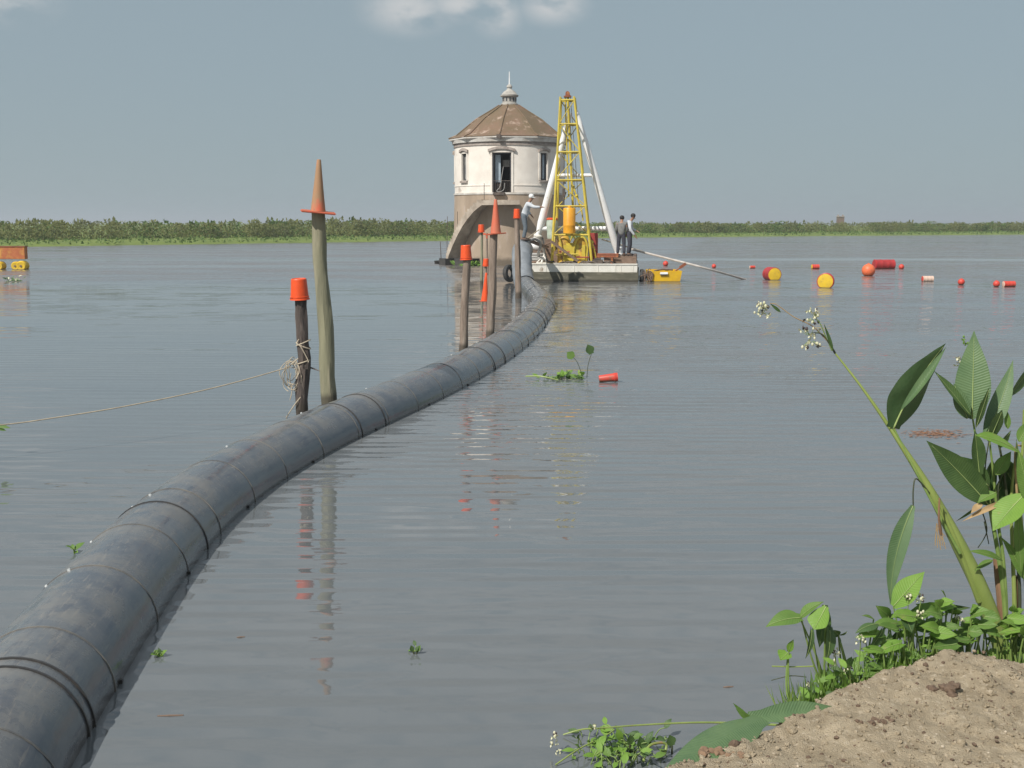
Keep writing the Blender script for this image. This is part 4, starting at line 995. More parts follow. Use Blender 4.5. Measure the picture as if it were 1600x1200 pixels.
for du, dv in ((0.05, -.05), (0.12, .05), (-.03, .1)):
    mb.tube([ctr_t + ux * du + uy * dv + Vector((0, 0, .1)), ctr_b + ux * (du * 2.2) + uy * dv + Vector((0, 0, 2.6))], 0.014, 5)
mb.build('hoist_cable', 'darkmetal', der)
# swivel hose with couplings hanging in the mast
hz = MB(); pts = catmull([px_on(x, y, 1.5) for x, y in ((893, 285), (899, 300), (904, 315), (909, 330), (911, 345))], 5); hz.tube(pts, 0.035, 7)
for x, y in ((896, 292), (901, 306), (907, 321)): hz.ball(px_on(x, y, 1.5), 0.075, 6)
hz.build('swivel_hose', 'yellow', der)
hz = MB(); hz.tube(catmull([px_on(x, y, 1.3) for x, y in ((884, 300), (882, 305), (880, 316))], 4), 0.05, 6); hz.box(px_on(881, 300, 1.3), (0.13, 0.13, 0.35), rz=BA); hz.build('hook_block', 'darkmetal', der)
# amber cylinder
a = px_on(889.5, 365, 0.75); b = px_on(889.5, 325, 0.75)
cy = MB(); r = 0.285; hh = b.z - a.z; cy.lathe([(r * .9, 0), (r, .02), (r, hh * .3), (r * 1.015, hh * .31), (r * 1.015, hh * .33), (r, hh * .34), (r, hh - .03), (r * .93, hh), (r * .3, hh + .01), (r * .28, hh + .1), (0.001, hh + .1)], a, n=32, caps=False)
cy.build('pressure_cylinder', 'orangecyl', der, auto=40)
# rotary table and engine housings at the foot
mb = MB(); mb.box(ctr_b + Vector((0, 0, 0.5)) + ux * .1 - uy * .1, (1.2, 1.2, 0.9), rz=BA, bev=0.08); mb.build('engine_housing', 'yellow', der, auto=30)
mb = MB()
for du, r_, h_ in ((-0.42, .30, 1.35), (0.38, .36, 1.25)): mb.lathe([(r_, 0), (r_, h_ * .8), (r_ * .8, h_ * .92), (r_ * .3, h_), (0.001, h_)], ctr_b + ux * du - uy * .35, n=24, caps=False)
mb.build('air_receiver', mat('ochre_tank', (0.62, 0.38, 0.04), 0.5, (0.45, 0.27, 0.04), 3, col3=(.2, .1, .05), n3scale=3), der, auto=40)
mb = MB(); mb.tube(catmull([ctr_b - uy * .75 + ux * x + Vector((0, 0, z)) for x, z in ((.05, .1), (.1, .7), (.25, 1.15), (.55, 1.2), (.72, .8), (.7, .3))], 5), 0.05, 8); mb.tube([ctr_b - uy * .8 - ux * .75 + Vector((0, 0, .42)), ctr_b - uy * .8 + ux * .3 + Vector((0, 0, .44))], .035, 8)
mb.build('pipework', 'yellow', der)
mb = MB(); mb.tube([ctr_b - uy * .82 - ux * .6 + Vector((0, 0, .55)), ctr_b - uy * .82 - ux * .1 + Vector((0, 0, .55))], .03, 8); mb.tube([ctr_b - uy * .82 + ux * .2 + Vector((0, 0, .3)), ctr_b - uy * .82 + ux * .8 + Vector((0, 0, .3))], .03, 8); mb.build('handle_bar', 'redbox', der)
# white A-frame
AV = 2.9
apx = px_on(896, 165, 1.9); af = thing('a_frame', B(BW / 2, AV, DK), 'white tubular A-frame leaning against the yellow mast on the barge', 'frame')
Lf = px_on(841, 366, AV); Rf = px_on(966, 398, AV)
for nm, ft, top in (('frame_leg', Lf, px_on(891, 176, 1.9)), ('frame_leg', Rf, px_on(900, 172, 1.9))):
    MB().tube([ft, ft.lerp(top, .1), ft.lerp(top, .72), ft.lerp(top, .95), top], [0.12, 0.185, 0.155, 0.115, 0.08], 18).build(nm, 'white', af)
def onleg(ft, top, py):
    u = 0.5
    lo, hi = 0.0, 1.0
    for _ in range(30):
        u = (lo + hi) / 2; p = ft.lerp(top, u) - CAM; yy = 600 - F * (p.dot(UP) / p.dot(FW))
        if yy > py: lo = u
        else: hi = u
    return ft.lerp(top, u)
for py, r in ((274, 0.085), (357, 0.105)):
    a = onleg(Lf, px_on(891, 176, 1.9), py); b = onleg(Rf, px_on(900, 172, 1.9), py); MB().cyl(a, b, r, n=14).build('cross_tube', 'white', af)
mb = MB(); mb.lathe([(0.24, 0), (0.24, .05), (0.17, .08), (.15, .3), (.19, .32), (.19, .36), (.1, .4), (0.001, .4)], (Rf.x, Rf.y, 1.15), n=24, caps=False); mb.build('foot_pedestal', 'white', af, auto=40)
# left foot: collar, bell and float buoy shape, standing on a pedestal
zb = px_on(836, 391, AV).z
mb = MB(); axl = (px_on(891, 176, 1.9) - Lf).normalized()
mb.lathe([(0.12, .02), (0.21, -.04), (.21, -.1), (.15, -.14), (.2, -.2), (.235, -.4), (.24, -.62), (.2, -.64), (.001, -.64)], Lf, axl, 24, caps=False); mb.build('foot_bell', 'hullwhite', af, auto=40)
mb = MB(); c = px_on(836, 384, AV - .1); q = MB(); q.lathe([(0.04, -.32), (.12, -.2), (.22, 0), (.24, .2), (.24, .25), (.001, .25)], c, (0.93, 0.1, 0.15), 24, caps=False); q.build('foot_shoe', 'white', af, auto=40)
mb.box(Vector((Lf.x - .05, Lf.y, (DK + zb) / 2)), (0.5, 0.5, zb - DK - .01), rz=BA, bev=.03); mb.build('foot_block', 'deckwood', af, False)
st = MB(); p0 = px_on(851, 382, 1.0); p1 = px_on(846, 409, .6); p1.z = DK
st.tube([p0, px_on(850.5, 398, .8), p1 + Vector((0, 0, .04))], [.035, .04, .05], 8); st.box(p1 + Vector((0, 0, .035)), (.5, .3, .06), rz=BA, bev=.02); st.tube([px_on(850.5, 399, .8), p1 + ux * .22 + Vector((0, 0, .05))], .03, 6); st.tube([px_on(850.5, 399, .8), p1 - ux * .22 + Vector((0, 0, .05))], .03, 6)
single(st, 'jack_stand', 'hullwhite', 'white tripod stand at the left end of the barge deck', 'stand', base=p1)
# white drum with orange lid behind mast
c = px_on(862.5, 373, 2.4); t = thing('water_drum', Vector((c.x, c.y, DK)), 'pale green-white drum with orange lid left of the mast on the barge', 'drum')
h0 = c.z - DK; MB().box((c.x, c.y, DK + h0 / 2), (0.6, 0.6, h0 - .006), rz=BA, bev=.02).build('stand', 'deckwood', t, False)
M['palegreen'] = mat('pale_green_paint', (0.50, 0.55, 0.46), 0.5, (0.35, 0.41, 0.33), 4)
MB().lathe([(0.22, 0), (.23, .03), (.24, .3), (.235, .32), (.26, .45), (.28, .75), (.25, .88), (.22, .9)], (c.x, c.y, c.z), n=28).build('drum_body', 'palegreen', t, auto=40)
MB().lathe([(0.24, 0.9), (.27, .91), (.27, .97), (.2, 1.0), (0.001, 1.0)], (c.x, c.y, c.z), n=28, caps=False).build('lid', 'bucket', t, auto=40)
# red cabinet right of mast
c = px_on(927, 394, 1.9); t = px_on(927, 364, 1.9)
rb = thing('red_cabinet', (c.x, c.y, DK), 'faded red machine cabinet right of the yellow mast', 'cabinet')
MB().box((c.x, c.y, (DK + t.z) / 2), (0.42, 0.6, t.z - DK), rz=BA, bev=.02).build('cabinet_body', 'redbox', rb, False)
mb = MB()
for k in range(5): mb.box((c.x - .0 + uy.x * -.31, c.y - .305, DK + .35 + k * .12), (0.3, 0.02, 0.03), rz=BA)
mb.build('louvre', 'darkmetal', rb, False)
mb = MB(); mb.tube(catmull([px_on(x, y, 1.2) for x, y in ((922, 378), (926, 384), (929, 394), (931, 404))], 5), .05, 8); mb.ball(px_on(924, 379, 1.2), .11, 8)
single(mb, 'hand_pump', 'yellow', 'small yellow curved pump in front of the red cabinet', 'pump')
# stacked hose coils at the left deck end
for k, (py, r_) in enumerate(((405, .44), (400, .46), (395, .42), (391, .38))):
    c = px_on(840, py, 1.6); mb = MB()
    zc = DK + .06 + k * .12
    mb.tube([Vector((c.x + r_ * math.cos(a), 0.7 * r_ * math.sin(a) + px_on(840, 405, 1.5).y, zc)) for a in np.linspace(0, 2 * math.pi * 0.999, 28)], .058, 8)
    single(mb, 'hose_coil', 'hose' if k != 0 else 'deckwood', ['lowest brown coil in the stack of hose at the left deck end', 'second coil from the bottom in the hose stack, pale', 'third coil from the bottom in the hose stack, pale', 'topmost small pale coil of the hose stack at the left deck end'][k], 'hose coil', 'hose coils on the barge')
# corrugated discharge hose from pipe top to deck
mb = MB(); pts = catmull([Vector((0.62, 51.2, 1.85)), Vector((1.0, 51.9, 1.98)), Vector((1.3, 52.6, 1.75)), px_on(841, 398, .8), px_on(844, 405, .7)], 10)
mb.tube(pts, [0.06 + .009 * (k % 2) for k in range(len(pts))], 12)
single(mb, 'ribbed_hose', 'hose', 'pale ribbed hose arching from the raised pipe end down to the deck', 'hose')
mb = MB(); pts = catmull([px_on(x, y, v) for x, y, v in ((848, 372, 2.5), (850, 385, 1.5), (852, 398, 1.2), (856, 408, .9), (866, 409, .7))], 6); mb.tube(pts, .035, 8)
single(mb, 'black_hose', 'black', 'black hose hanging beside the white stand at the deck left', 'hose')
# gangplank : two dark timbers from the pipe top down to the deck
GPT = Q(819, 373, 50.9); GPB = px_on(905, 410, 0.35)
mid = px_on(862, 377, 0.6)
mb = MB()
def plank(a, b, w, th):
    d = (b - a); q = d.to_track_quat('X', 'Z'); mb.box((a + b) / 2, (d.length, w, th), q=q)
plank(Q(818, 372.5, 50.9), px_on(853, 386, .9), 0.30, 0.07); plank(px_on(861, 377, .5), px_on(903, 408, .35), 0.28, 0.09)
plank(px_on(847, 384, .75), px_on(862, 378, .6), 0.2, 0.06)
single(mb, 'gangplank', 'deckwood', 'dark planks sloping from the raised pipe end across the barge deck', 'plank', smooth=False)
mb = MB(); mb.tube([Q(822, 374, 51), px_on(838, 362, 1.8), px_on(842, 359, 2.4)], .025, 6)
single(mb, 'guy_rope', 'rope', 'pale rope from the gangplank top up to the left white leg', 'rope')
# clutter on deck
rng = random.Random(9)
mb = MB()
for k in range(16):
    p = B(rng.uniform(1.3, 3.6), rng.uniform(.35, .8), DK); a = rng.uniform(-.4, .4)
    mb.tube(catmull([p, p + ux * .25 + Vector((0, 0, .05 + rng.random() * .1)), p + ux * (.3 + .4 * rng.random()) + uy * a * .5 + Vector((0, 0, .03))], 3), .03, 6)
single(mb, 'hose_tangle', 'darkmetal', 'tangle of dark hoses and chain at the foot of the mast', 'hoses')
mb = MB(); mb.box(B(3.25, .6, DK + .1), (0.5, .4, .2), rz=BA, bev=.02); mb.box(B(3.25, .6, DK + .24), (.3, .3, .08), rz=BA, bev=.01)
single(mb, 'tool_chest', 'darkmetal', 'dark low tool chest on the deck right of the mast foot', 'chest')
mb = MB()
for k in range(3): mb.cyl(B(3.2, 1.0 + .1 * k, DK + .32 + .06 * k), B(4.2, .9 + .1 * k, DK + .33 + .06 * k), .035, n=8)
mb.box(B(3.9, 1.1, DK + .15), (.1, .5, .3), rz=BA); mb.box(B(3.3, 1.1, DK + .15), (.1, .5, .3), rz=BA)
single(mb, 'pipe_rack', 'rust', 'rack of rusty rods between the mast and the right A-frame foot', 'rack')
# rail at back
mb = MB()
for k in range(3): mb.cyl(B(3.9, BD - .3, DK + .4 + .2 * k), B(BW - .2, BD - .3, DK + .4 + .2 * k), .02, n=6)
for u in (3.9, 4.6, BW - .2): mb.cyl(B(u, BD - .3, DK), B(u, BD - .3, DK + .85), .025, n=6)

# tyres
def tyre(c, ax, r, w, label):
    mb = MB(); mb.lathe([(r * .55, -w * .42), (r * .75, -w * .5), (r * .93, -w * .42), (r, -w * .2), (r, w * .2), (r * .93, w * .42), (r * .75, w * .5), (r * .55, w * .42), (r * .52, 0), (r * .55, -w * .42)], c, ax, 28, caps=False)
    single(mb, 'tyre', 'black', label, 'tyre', 'tyres used as fenders')
tyre(Q(796, 427, 52.5), (0.75, -0.6, 0.1), 0.40, 0.22, 'black tyre half sunk left of the raised pipe end')
tyre(B(BW + .16, .55, .22), ux, 0.36, 0.2, 'black tyre fender hung on the right end of the barge')
# yellow skiff
a = P(1019, 440.5); b = P(1063, 440.5); Ls = (b - a).length
sk = thing('yellow_skiff', (a + b) / 2, 'small boxy yellow skiff afloat right of the barge', 'boat')
mb = MB(); zt2 = 0.50
hexv = []
for z, ex in ((-.2, -.05), (zt2, .07)):
    for x, y in ((a.x - ex, a.y), (b.x + ex, a.y), (b.x + ex, a.y + 2.2), (a.x - ex, a.y + 2.2)): hexv.append(Vector((x, y - ex * .5, z)))
inn = [Vector((x, y, z)) for z in (zt2, .02) for x, y in ((a.x + .0, a.y + .05), (b.x, a.y + .05), (b.x, a.y + 2.1), (a.x, a.y + 2.1))]
mb.add(hexv + inn, [(3, 2, 1, 0), (0, 1, 5, 4), (1, 2, 6, 5), (2, 3, 7, 6), (3, 0, 4, 7), (4, 5, 9, 8), (5, 6, 10, 9), (6, 7, 11, 10), (7, 4, 8, 11), (8, 9, 13, 12), (9, 10, 14, 13), (10, 11, 15, 14), (11, 8, 12, 15), (12, 13, 14, 15)])
mb.build('hull', 'skiff', sk, False)
MB().box(((a.x + b.x) / 2 - .12, a.y - .09, .40), (.36, .05, .1), bev=.01).build('name_plate', 'white', sk, False)
MB().box(((a.x + b.x) / 2 - .12, a.y - .065, .33), (.34, .03, .05)).build('plate_shade_strip', 'darkmetal', sk, False)  # solid dark strip painting in the shade below the name plate
mb = MB(); mb.tube([Vector((b.x - .25, a.y + .3, .45)), Q(1070, 413, a.y + .3)], [.035, .03], 6); mb.box(Q(1067, 415, a.y + .3), (.34, .05, .13), q=Quaternion((0, 1, 0), -.62)); single(mb, 'oar', 'rust', 'weathered oar sticking up from the yellow skiff', 'oar')
mb = MB(); mb.tube(catmull([Vector((a.x + .1, a.y + .1, .5)), Vector((a.x + .5, a.y + .3, .56)), Vector((b.x - .3, a.y + .4, .54))], 4), .04, 6); single(mb, 'bow_pole', 'deckwood', 'brown pole lying along the rim of the yellow skiff', 'pole')
mb = MB()
for k in range(26):
    p = Vector((a.x - .15 + rng.uniform(-.22, .18), a.y + rng.uniform(-.1, .3), rng.uniform(0, .15))); mb.tube(catmull([p, p + Vector((rng.uniform(-.15, .15), 0, rng.uniform(.15, .45))), p + Vector((rng.uniform(-.35, .25), 0, rng.uniform(-.1, .5)))], 3), .02, 5)
single(mb, 'net_bundle', 'deckwood', 'brown tangled net bundle between the barge and the yellow skiff', 'net')
# boom lines running to the right
a_ = Q(985, 390, 56); 
mb = MB(); mb.tube(catmull([px_on(985, 389, 3.2), Q(1040, 403, 54.5), Q(1100, 418.5, 53.2), P(1166, 436.5) + Vector((0, 0, -.02))], 6), [.05] * 19, 8)
single(mb, 'discharge_pole', 'pole', 'long pale pole slanting from the barge deck into the water', 'pole')
mb = MB(); mb.tube(catmull([px_on(940, 374, 4.0), px_on(985, 387, 4.5), Q(1012, 395.5, 58)], 5), .035, 6)
single(mb, 'mooring_line', 'rope', 'pale line across the back of the barge deck near the two men', 'rope')

# ---------------------------------------------------------------- floats
def ball_buoy(px, py, d, label, m='redfloat', band=None, Yw=None, grp='small red floats on the water'):
    yw = P(px, py + d * 0.42); c = Q(px, py, yw.y); r = d / 2 * yw.y / F
    o = thing('buoy', (c.x, c.y, 0), label, 'buoy', grp)
    mb = MB(); mb.ball(c, r, 12); mb.lathe([(r * .18, 0), (r * .2, r * .1), (r * .10, r * .12), (0.001, r * .12)], c + Vector((0, 0, r * .96)), (.3, -.3, 1), 10, caps=False); mb.build('float_body', m, o)
def can(px0, px1, py, d, yaw, label, m='redfloat', m2='paleband', name='float_can', cat='float', grp='small red floats on the water', dz=0):
    pc = (px0 + px1) / 2; yw = P(pc, py + d * 0.40); c = Q(pc, py, yw.y); r = d / 2 * yw.y / F; Ln = (px1 - px0) * yw.y / F
    ax = Vector((math.cos(yaw), math.sin(yaw), dz)).normalized()
    Lr = max(0.3 * r, (Ln - 2 * r * abs(ax.y)) / max(.25, abs(ax.x))) if abs(ax.x) > .3 else 2.6 * r
    o = thing(name, (c.x, c.y, 0), label, cat, grp)
    s0 = c - ax * Lr / 2
    prof = [(0.001, 0), (r * .9, 0), (r * .98, Lr * .01), (r, Lr * .03), (r * .97, Lr * .05), (r * .97, Lr * .30), (r, Lr * .32), (r, Lr * .345), (r * .97, Lr * .365), (r * .97, Lr * .63), (r, Lr * .65), (r, Lr * .675), (r * .97, Lr * .695), (r * .97, Lr * .95), (r, Lr * .97), (r * .98, Lr * .99), (r * .9, Lr), (0.001, Lr)]
    mb = MB(); mb.lathe(prof, s0, ax, 28, caps=False); mb.build('drum_body' if name == 'drum' else 'can_body', m, o, auto=40)
    e = MB(); e.lathe([(0.001, -.006), (r * .86, -.006), (r * .9, -.003), (r * .9, .002)], s0, ax, 28, caps=False)
    if name == 'drum': e.cyl(s0 - ax * .012 + Vector((0, 0, r * .0)) + ax.cross(Vector((0, 0, 1))) * r * -.6, s0 - ax * .0 + ax.cross(Vector((0, 0, 1))) * r * -.6, r * .09, n=10)
    e.build('end_face', m2, o, auto=40)
can(1190, 1222, 428.5, 22, R(95), 'yellow-ended red drum floating nearest the barge, its red side showing on the left', 'reddrum', 'yellowlid', 'drum', 'drum', 'steel drums afloat')
can(1276, 1304, 439.5, 26, R(69), 'yellow-faced drum floating nearest the camera, almost end-on', 'reddrum', 'yellowlid', 'drum', 'drum', 'steel drums afloat')
can(1364, 1398, 413.5, 16.5, R(8), 'dark red drum lying sideways behind the big orange ball', 'reddrum', 'reddrum', 'drum', 'drum', 'steel drums afloat')
ball_buoy(1357, 422.5, 20.5, 'big orange ball buoy in front of the dark red drum', 'orangeball', grp=None)
ball_buoy(1040, 412, 8.5, 'red float seen just above the yellow skiff, beside the oar')
ball_buoy(1115.5, 416, 7, 'half sunk red float under the slanting pale pole')
can(1171, 1180, 417.5, 5, R(10), 'tiny red and white float between the pole end and the first drum', 'redfloat', 'paleband')
can(1268, 1280, 417, 8, R(5), 'small red can with yellow left end, beyond the two yellow drums', 'redfloat', 'yellowlid')
ball_buoy(1408.5, 417, 8.5, 'small red float just right of the dark red drum')
can(1441, 1458, 436, 10, R(3), 'faded red can with pale worn side, left in the right-hand row', 'paleband', 'redfloat')
ball_buoy(1502, 440.5, 10.5, 'red float in the middle of the right-hand row')
ball_buoy(1557, 443.5, 10.5, 'red float touching the rightmost red can')
can(1567, 1586, 444, 10, R(6), 'rightmost red can with white end, at the photo edge', 'redfloat', 'paleband')
# orange bucket adrift by the weeds
yw = P(950, 597); mb = MB(); c = Q(936, 592, yw.y); ax = (Q(965, 589, yw.y) - c).normalized(); Lc = (Q(965, 589, yw.y) - c).length; r = .075
mb.lathe([(0.001, 0), (r * .72, 0), (r * .78, .01), (r * .95, Lc * .8), (r * 1.04, Lc * .82), (r * 1.04, Lc * .9), (r, Lc * .92), (r, Lc), (r * .9, Lc), (r * .7, .03), (0.001, .03)], c, ax, 28, caps=False)
single(mb, 'drifting_bucket', 'redfloat', 'bright orange-red bucket floating on its side by the drifting weed', 'bucket', base=c)
# raft at the left edge
rp0 = P(0, 421); o = thing('rusty_raft', P(-20, 420), 'rusty steel box raft on yellow floats at the left edge', 'raft')
Yr = rp0.y; xr = Q(39, 400, Yr).x; zt3 = Q(20, 385.5, Yr).z; zb3 = Q(20, 405, Yr).z
MB().box((xr - 1.6, Yr + .2, (zt3 + zb3) / 2), (3.2, 0.4, zt3 - zb3), bev=.02).build('rusty_box', mat('orange_rust', (0.46, 0.15, 0.05), .8, (0.36, 0.10, 0.04), 1.6, col3=(0.55, 0.30, 0.06), n3scale=1.5, thr3=(.5, .65)), o, False)
mb = MB(); mb.box((xr - 1.6, Yr + .2, zt3 + .01), (3.26, 0.46, .05)); mb.build('box_rim', 'rust', o, False)
for k, px in enumerate((33, 24, -2, -30)):
    c = Q(px, 413, Yr - .1); rr_ = .30 if k == 0 else .26
    mb = MB(); mb.lathe([(rr_ * .25, 0), (rr_ * .8, -.02), (rr_, .05), (rr_, 0.5), (rr_ * .8, .55), (0.001, .55)], (c.x, Yr - .15, .20), (0, 1, 0), 28); mb.build('pontoon_drum', 'yellowlid', o, auto=40)
    MB().cyl((c.x, Yr - .19, .2), (c.x, Yr - .12, .2), rr_ * .22, n=12).build('drum_bung', 'deckwood', o)

# ---------------------------------------------------------------- people
def skin_mesh(verts, edges, radii, lvl=2):
    me = bpy.data.meshes.new('tmp'); me.from_pydata([tuple(v) for v in verts], edges, []); ob = bpy.data.objects.new('tmp', me); C.objects.link(ob)
    ob.modifiers.new('s', 'SKIN'); sv = me.skin_vertices[0].data
    for i, r in enumerate(radii): sv[i].radius = (r, r) if not isinstance(r, tuple) else r
    sv[0].use_root = True
    sb = ob.modifiers.new('b', 'SUBSURF'); sb.levels = lvl; sb.render_levels = lvl
    dg = bpy.context.evaluated_depsgraph_get(); ev = ob.evaluated_get(dg); m2 = ev.to_mesh()
    vs = [v.co.copy() for v in m2.vertices]; fs = [tuple(p.vertices) for p in m2.polygons]; ev.to_mesh_clear()
    bpy.data.objects.remove(ob); bpy.data.meshes.remove(me); return vs, fs
def person(base, yaw, label, J, mats, cap=False, scale=1.0, bald=False):
    """J: joint positions in metres, x forward, y left; mats: shirt, trousers, hat/hair"""
    rot = Matrix.Rotation(yaw, 3, 'Z')
    def T(v): return Vector(base) + rot @ (Vector(v) * scale)
    names = ['pelvis', 'belly', 'chest', 'neck', 'chin', 'head', 'crown']
    pts = [J[n] for n in names]; rad = [.120, .105, .118, .055, .068, .088, .06]; E = [(i, i + 1) for i in range(6)]
    def chain(frm, seq, rads):
        prev = frm
        for q, r in zip(seq, rads): pts.append(q); rad.append(r); E.append((prev, len(pts) - 1)); prev = len(pts) - 1
        return prev
    for s in ('l', 'r'):
        h = chain(2, [J['sh_' + s], J['el_' + s], J['wr_' + s]], [.062, .045, .032])
        w = Vector(J['wr_' + s]); d = (w - Vector(J['el_' + s])).normalized(); sidev = d.cross(Vector((0, 0, 1))).normalized() if abs(d.z) < .95 else Vector((0, 1, 0))
        palm = chain(h, [w + d * .07], [.034])
        for k, off in enumerate((-.03, -.01, .012, .031)):
            pb = w + d * .09 + sidev * off; ln = (.062, .075, .07, .055)[k]
            chain(palm, [pb + d * ln * .5 + Vector((0, 0, -.006)), pb + d * ln + Vector((0, 0, -.018))], [.0105, .008])
        chain(h, [w + d * .04 + sidev * -.045 + Vector((0, 0, -.01)), w + d * .075 + sidev * -.055 + Vector((0, 0, -.02))], [.013, .010])
        chain(0, [J['hip_' + s], J['kn_' + s], J['an_' + s], J['to_' + s]], [.095, .062, .042, .035])
    vs, fs = skin_mesh([Vector(p) for p in pts], E, rad)
    o = thing('person', base, label, 'person')
    body = MB(); body.add([T(v) for v in vs], fs)
    hd = Vector(J['head']); fwd = Vector(J['face']).normalized(); sdv = fwd.cross(Vector((0, 0, 1))).normalized()
    body.lathe([(.001, 0), (.012, .0), (.017, -.03), (.001, -.035)], T(hd + fwd * .092), rot @ Vector((0, 0, 1)), 8, caps=False)
    for s in (-1, 1): body.ball(T(hd + sdv * s * .088), .026 * scale, 6, (.6, .6, 1.1))
    body.build('body', 'skin', o, auto=0)
    face = MB()
    for s in (-1, 1): face.ball(T(hd + fwd * .084 + sdv * s * .033 + Vector((0, 0, .02))), .011, 5)
    face.build('eyes', 'hair', o)
    sh = ['belly', 'chest']; p2 = [Vector(J['pelvis']) - Vector((0, 0, .09)), J['belly'], J['chest'], Vector(J['chest']) * .45 + Vector(J['neck']) * .55]
    r2 = [.175, .16, .185, .105]; e2 = [(0, 1), (1, 2), (2, 3)]
    for s in ('l', 'r'):
        n0 = len(p2); p2 += [J['sh_' + s], J['el_' + s], Vector(J['el_' + s]).lerp(Vector(J['wr_' + s]), .92 if mats.get('long', True) else .05)]; r2 += [.10, .068, .05]; e2 += [(2, n0), (n0, n0 + 1), (n0 + 1, n0 + 2)]
    vs, fs = skin_mesh([Vector(p) for p in p2], e2, r2); q = MB(); q.add([T(v) for v in vs], fs); q.build('shirt', mats['shirt'], o, auto=0)
    p3 = [Vector(J['pelvis']) + Vector((0, 0, .17)), J['pelvis']]; r3 = [.140, .15]; e3 = [(0, 1)]
    for s in ('l', 'r'):
        n0 = len(p3); p3 += [J['hip_' + s], J['kn_' + s], J['an_' + s]]; r3 += [.115, .088, .078]; e3 += [(1, n0), (n0, n0 + 1), (n0 + 1, n0 + 2)]
    vs, fs = skin_mesh([Vector(p) for p in p3], e3, r3); q = MB(); q.add([T(v) for v in vs], fs); q.build('trousers', mats['trousers'], o, auto=0)
    for s in ('l', 'r'):
        a_ = Vector(J['an_' + s]); b_ = Vector(J['to_' + s]); d = (b_ - a_); d.z = 0; d.normalize()
        q = MB(); q.ball(T(a_ + d * .06 + Vector((0, 0, -.045))), .1 * scale, 8, (1.45 if abs(d.x) > abs(d.y) else .6, .62 if abs(d.x) > abs(d.y) else 1.45, .5)); q.build('boot', 'boot', o)
    q = MB(); cr_ = hd + Vector((0, 0, .025)) - fwd * .012
    q.ball(T(cr_ + Vector((0, 0, .02))), .108 * scale, 10, (1, 1, .95))
    q.v = [v for v in q.v]
    if cap:
        q.box(T(hd + fwd * .13 + Vector((0, 0, .045))), (.13, .15, .015), rz=yaw + math.atan2(fwd.y, fwd.x)); q.build('cap', mats['hat'], o)
    else: q.build('hair', mats['hat'], o)
    return o
# man on the raised pipe end: leaning right, right arm out
V = lambda *a: Vector(a)
J = dict(pelvis=V(-.02, 0, .98), belly=V(.03, 0, 1.12), chest=V(.13, 0, 1.39), neck=V(.21, 0, 1.57), chin=V(.27, 0, 1.63), head=V(.285, 0, 1.71), crown=V(.285, 0, 1.79), face=V(.9, -.2, -.35),
         sh_l=V(.17, .19, 1.46), el_l=V(.08, .26, 1.20), wr_l=V(.24, .24, 1.02), sh_r=V(.17, -.19, 1.46), el_r=V(.42, -.26, 1.33), wr_r=V(.68, -.22, 1.33),
         hip_l=V(-.02, .10, .92), kn_l=V(.03, .13, .50), an_l=V(-.06, .12, .09), to_l=V(.10, .13, .03), hip_r=V(-.02, -.10, .92), kn_r=V(.06, -.11, .50), an_r=V(-.02, -.12, .09), to_r=V(.14, -.12, .03))
fb = Q(819.5, 376, 50.9)
person(fb, R(-8), 'man in pale work clothes and white cap leaning right on the raised pipe end', J, dict(shirt='paleshirt', trousers='denim', hat='cap'), cap=True, scale=1.09)
# two men at the right of the deck
J2 = dict(pelvis=V(0, 0, .97), belly=V(.0, 0, 1.12), chest=V(.02, 0, 1.38), neck=V(.05, 0, 1.54), chin=V(.10, 0, 1.59), head=V(.115, 0, 1.67), crown=V(.11, 0, 1.75), face=V(.8, 0, -.6),
          sh_l=V(.02, .20, 1.45), el_l=V(.02, .25, 1.16), wr_l=V(.20, .20, .95), sh_r=V(.02, -.20, 1.45), el_r=V(.05, -.26, 1.17), wr_r=V(.22, -.2, .97),
          hip_l=V(0, .10, .92), kn_l=V(.03, .14, .50), an_l=V(-.02, .16, .09), to_l=V(.13, .18, .03), hip_r=V(0, -.10, .92), kn_r=V(.03, -.12, .50), an_r=V(-.04, -.14, .09), to_r=V(.11, -.16, .03))
p = px_on(970.5, 399, 1.9); p.z = 1.152
person(p, R(75), 'man in grey shirt with dark hair seen from behind on the barge', J2, dict(shirt='greyshirt', trousers='navy', hat='hair'), scale=1.04)
J3 = dict(J2); J3.update(neck=V(.08, 0, 1.55), chin=V(.14, 0, 1.60), head=V(.16, 0, 1.675), crown=V(.15, 0, 1.76), face=V(.8, 0, -.65), wr_l=V(.30, .16, 1.06), el_l=V(.08, .26, 1.15), wr_r=V(.26, -.18, .86), el_r=V(.06, -.26, 1.13))
p = px_on(983, 399, 2.1); p.z = 1.152
person(p, R(-12), 'man in long-sleeved white shirt looking down at the right end of the barge', J3, dict(shirt='whiteshirt', trousers='navy', hat='hair'), scale=1.09)
# ---------------------------------------------------------------- foreground plants
YT = 4.9
LIT = (-0.35, -0.85, 0.45); UPN = (-0.2, -0.45, 0.9); DRK = (0.42, -0.86, -0.28); DRK2 = (0.25, -0.88, -0.38)
def q3(p, Yd=YT): return Q(p[0], p[1], p[2] if len(p) > 2 else Yd)
def wpx(w, Y=YT): return w / F * Y
def add_leaf(parent, base, tip, w, nrm, m='leaf', **k):
    Y = base[2] if len(base) > 2 else YT
    mb = MB(); mb.leaf(q3(base), q3(tip), wpx(w, Y), nrm, **k); return mb.build('leaf', [m, 'midrib'], parent, auto=0)
def add_stem(parent, pts, r, m='stem', name='stem', n=8):
    c = catmull([q3(p) for p in pts], 6); rr_ = r if hasattr(r, '__len__') else (r, r)
    mb = MB(); mb.tube(c, [rr_[0] + (rr_[1] - rr_[0]) * i / (len(c) - 1) for i in range(len(c))], n); return mb.build(name, m, parent)
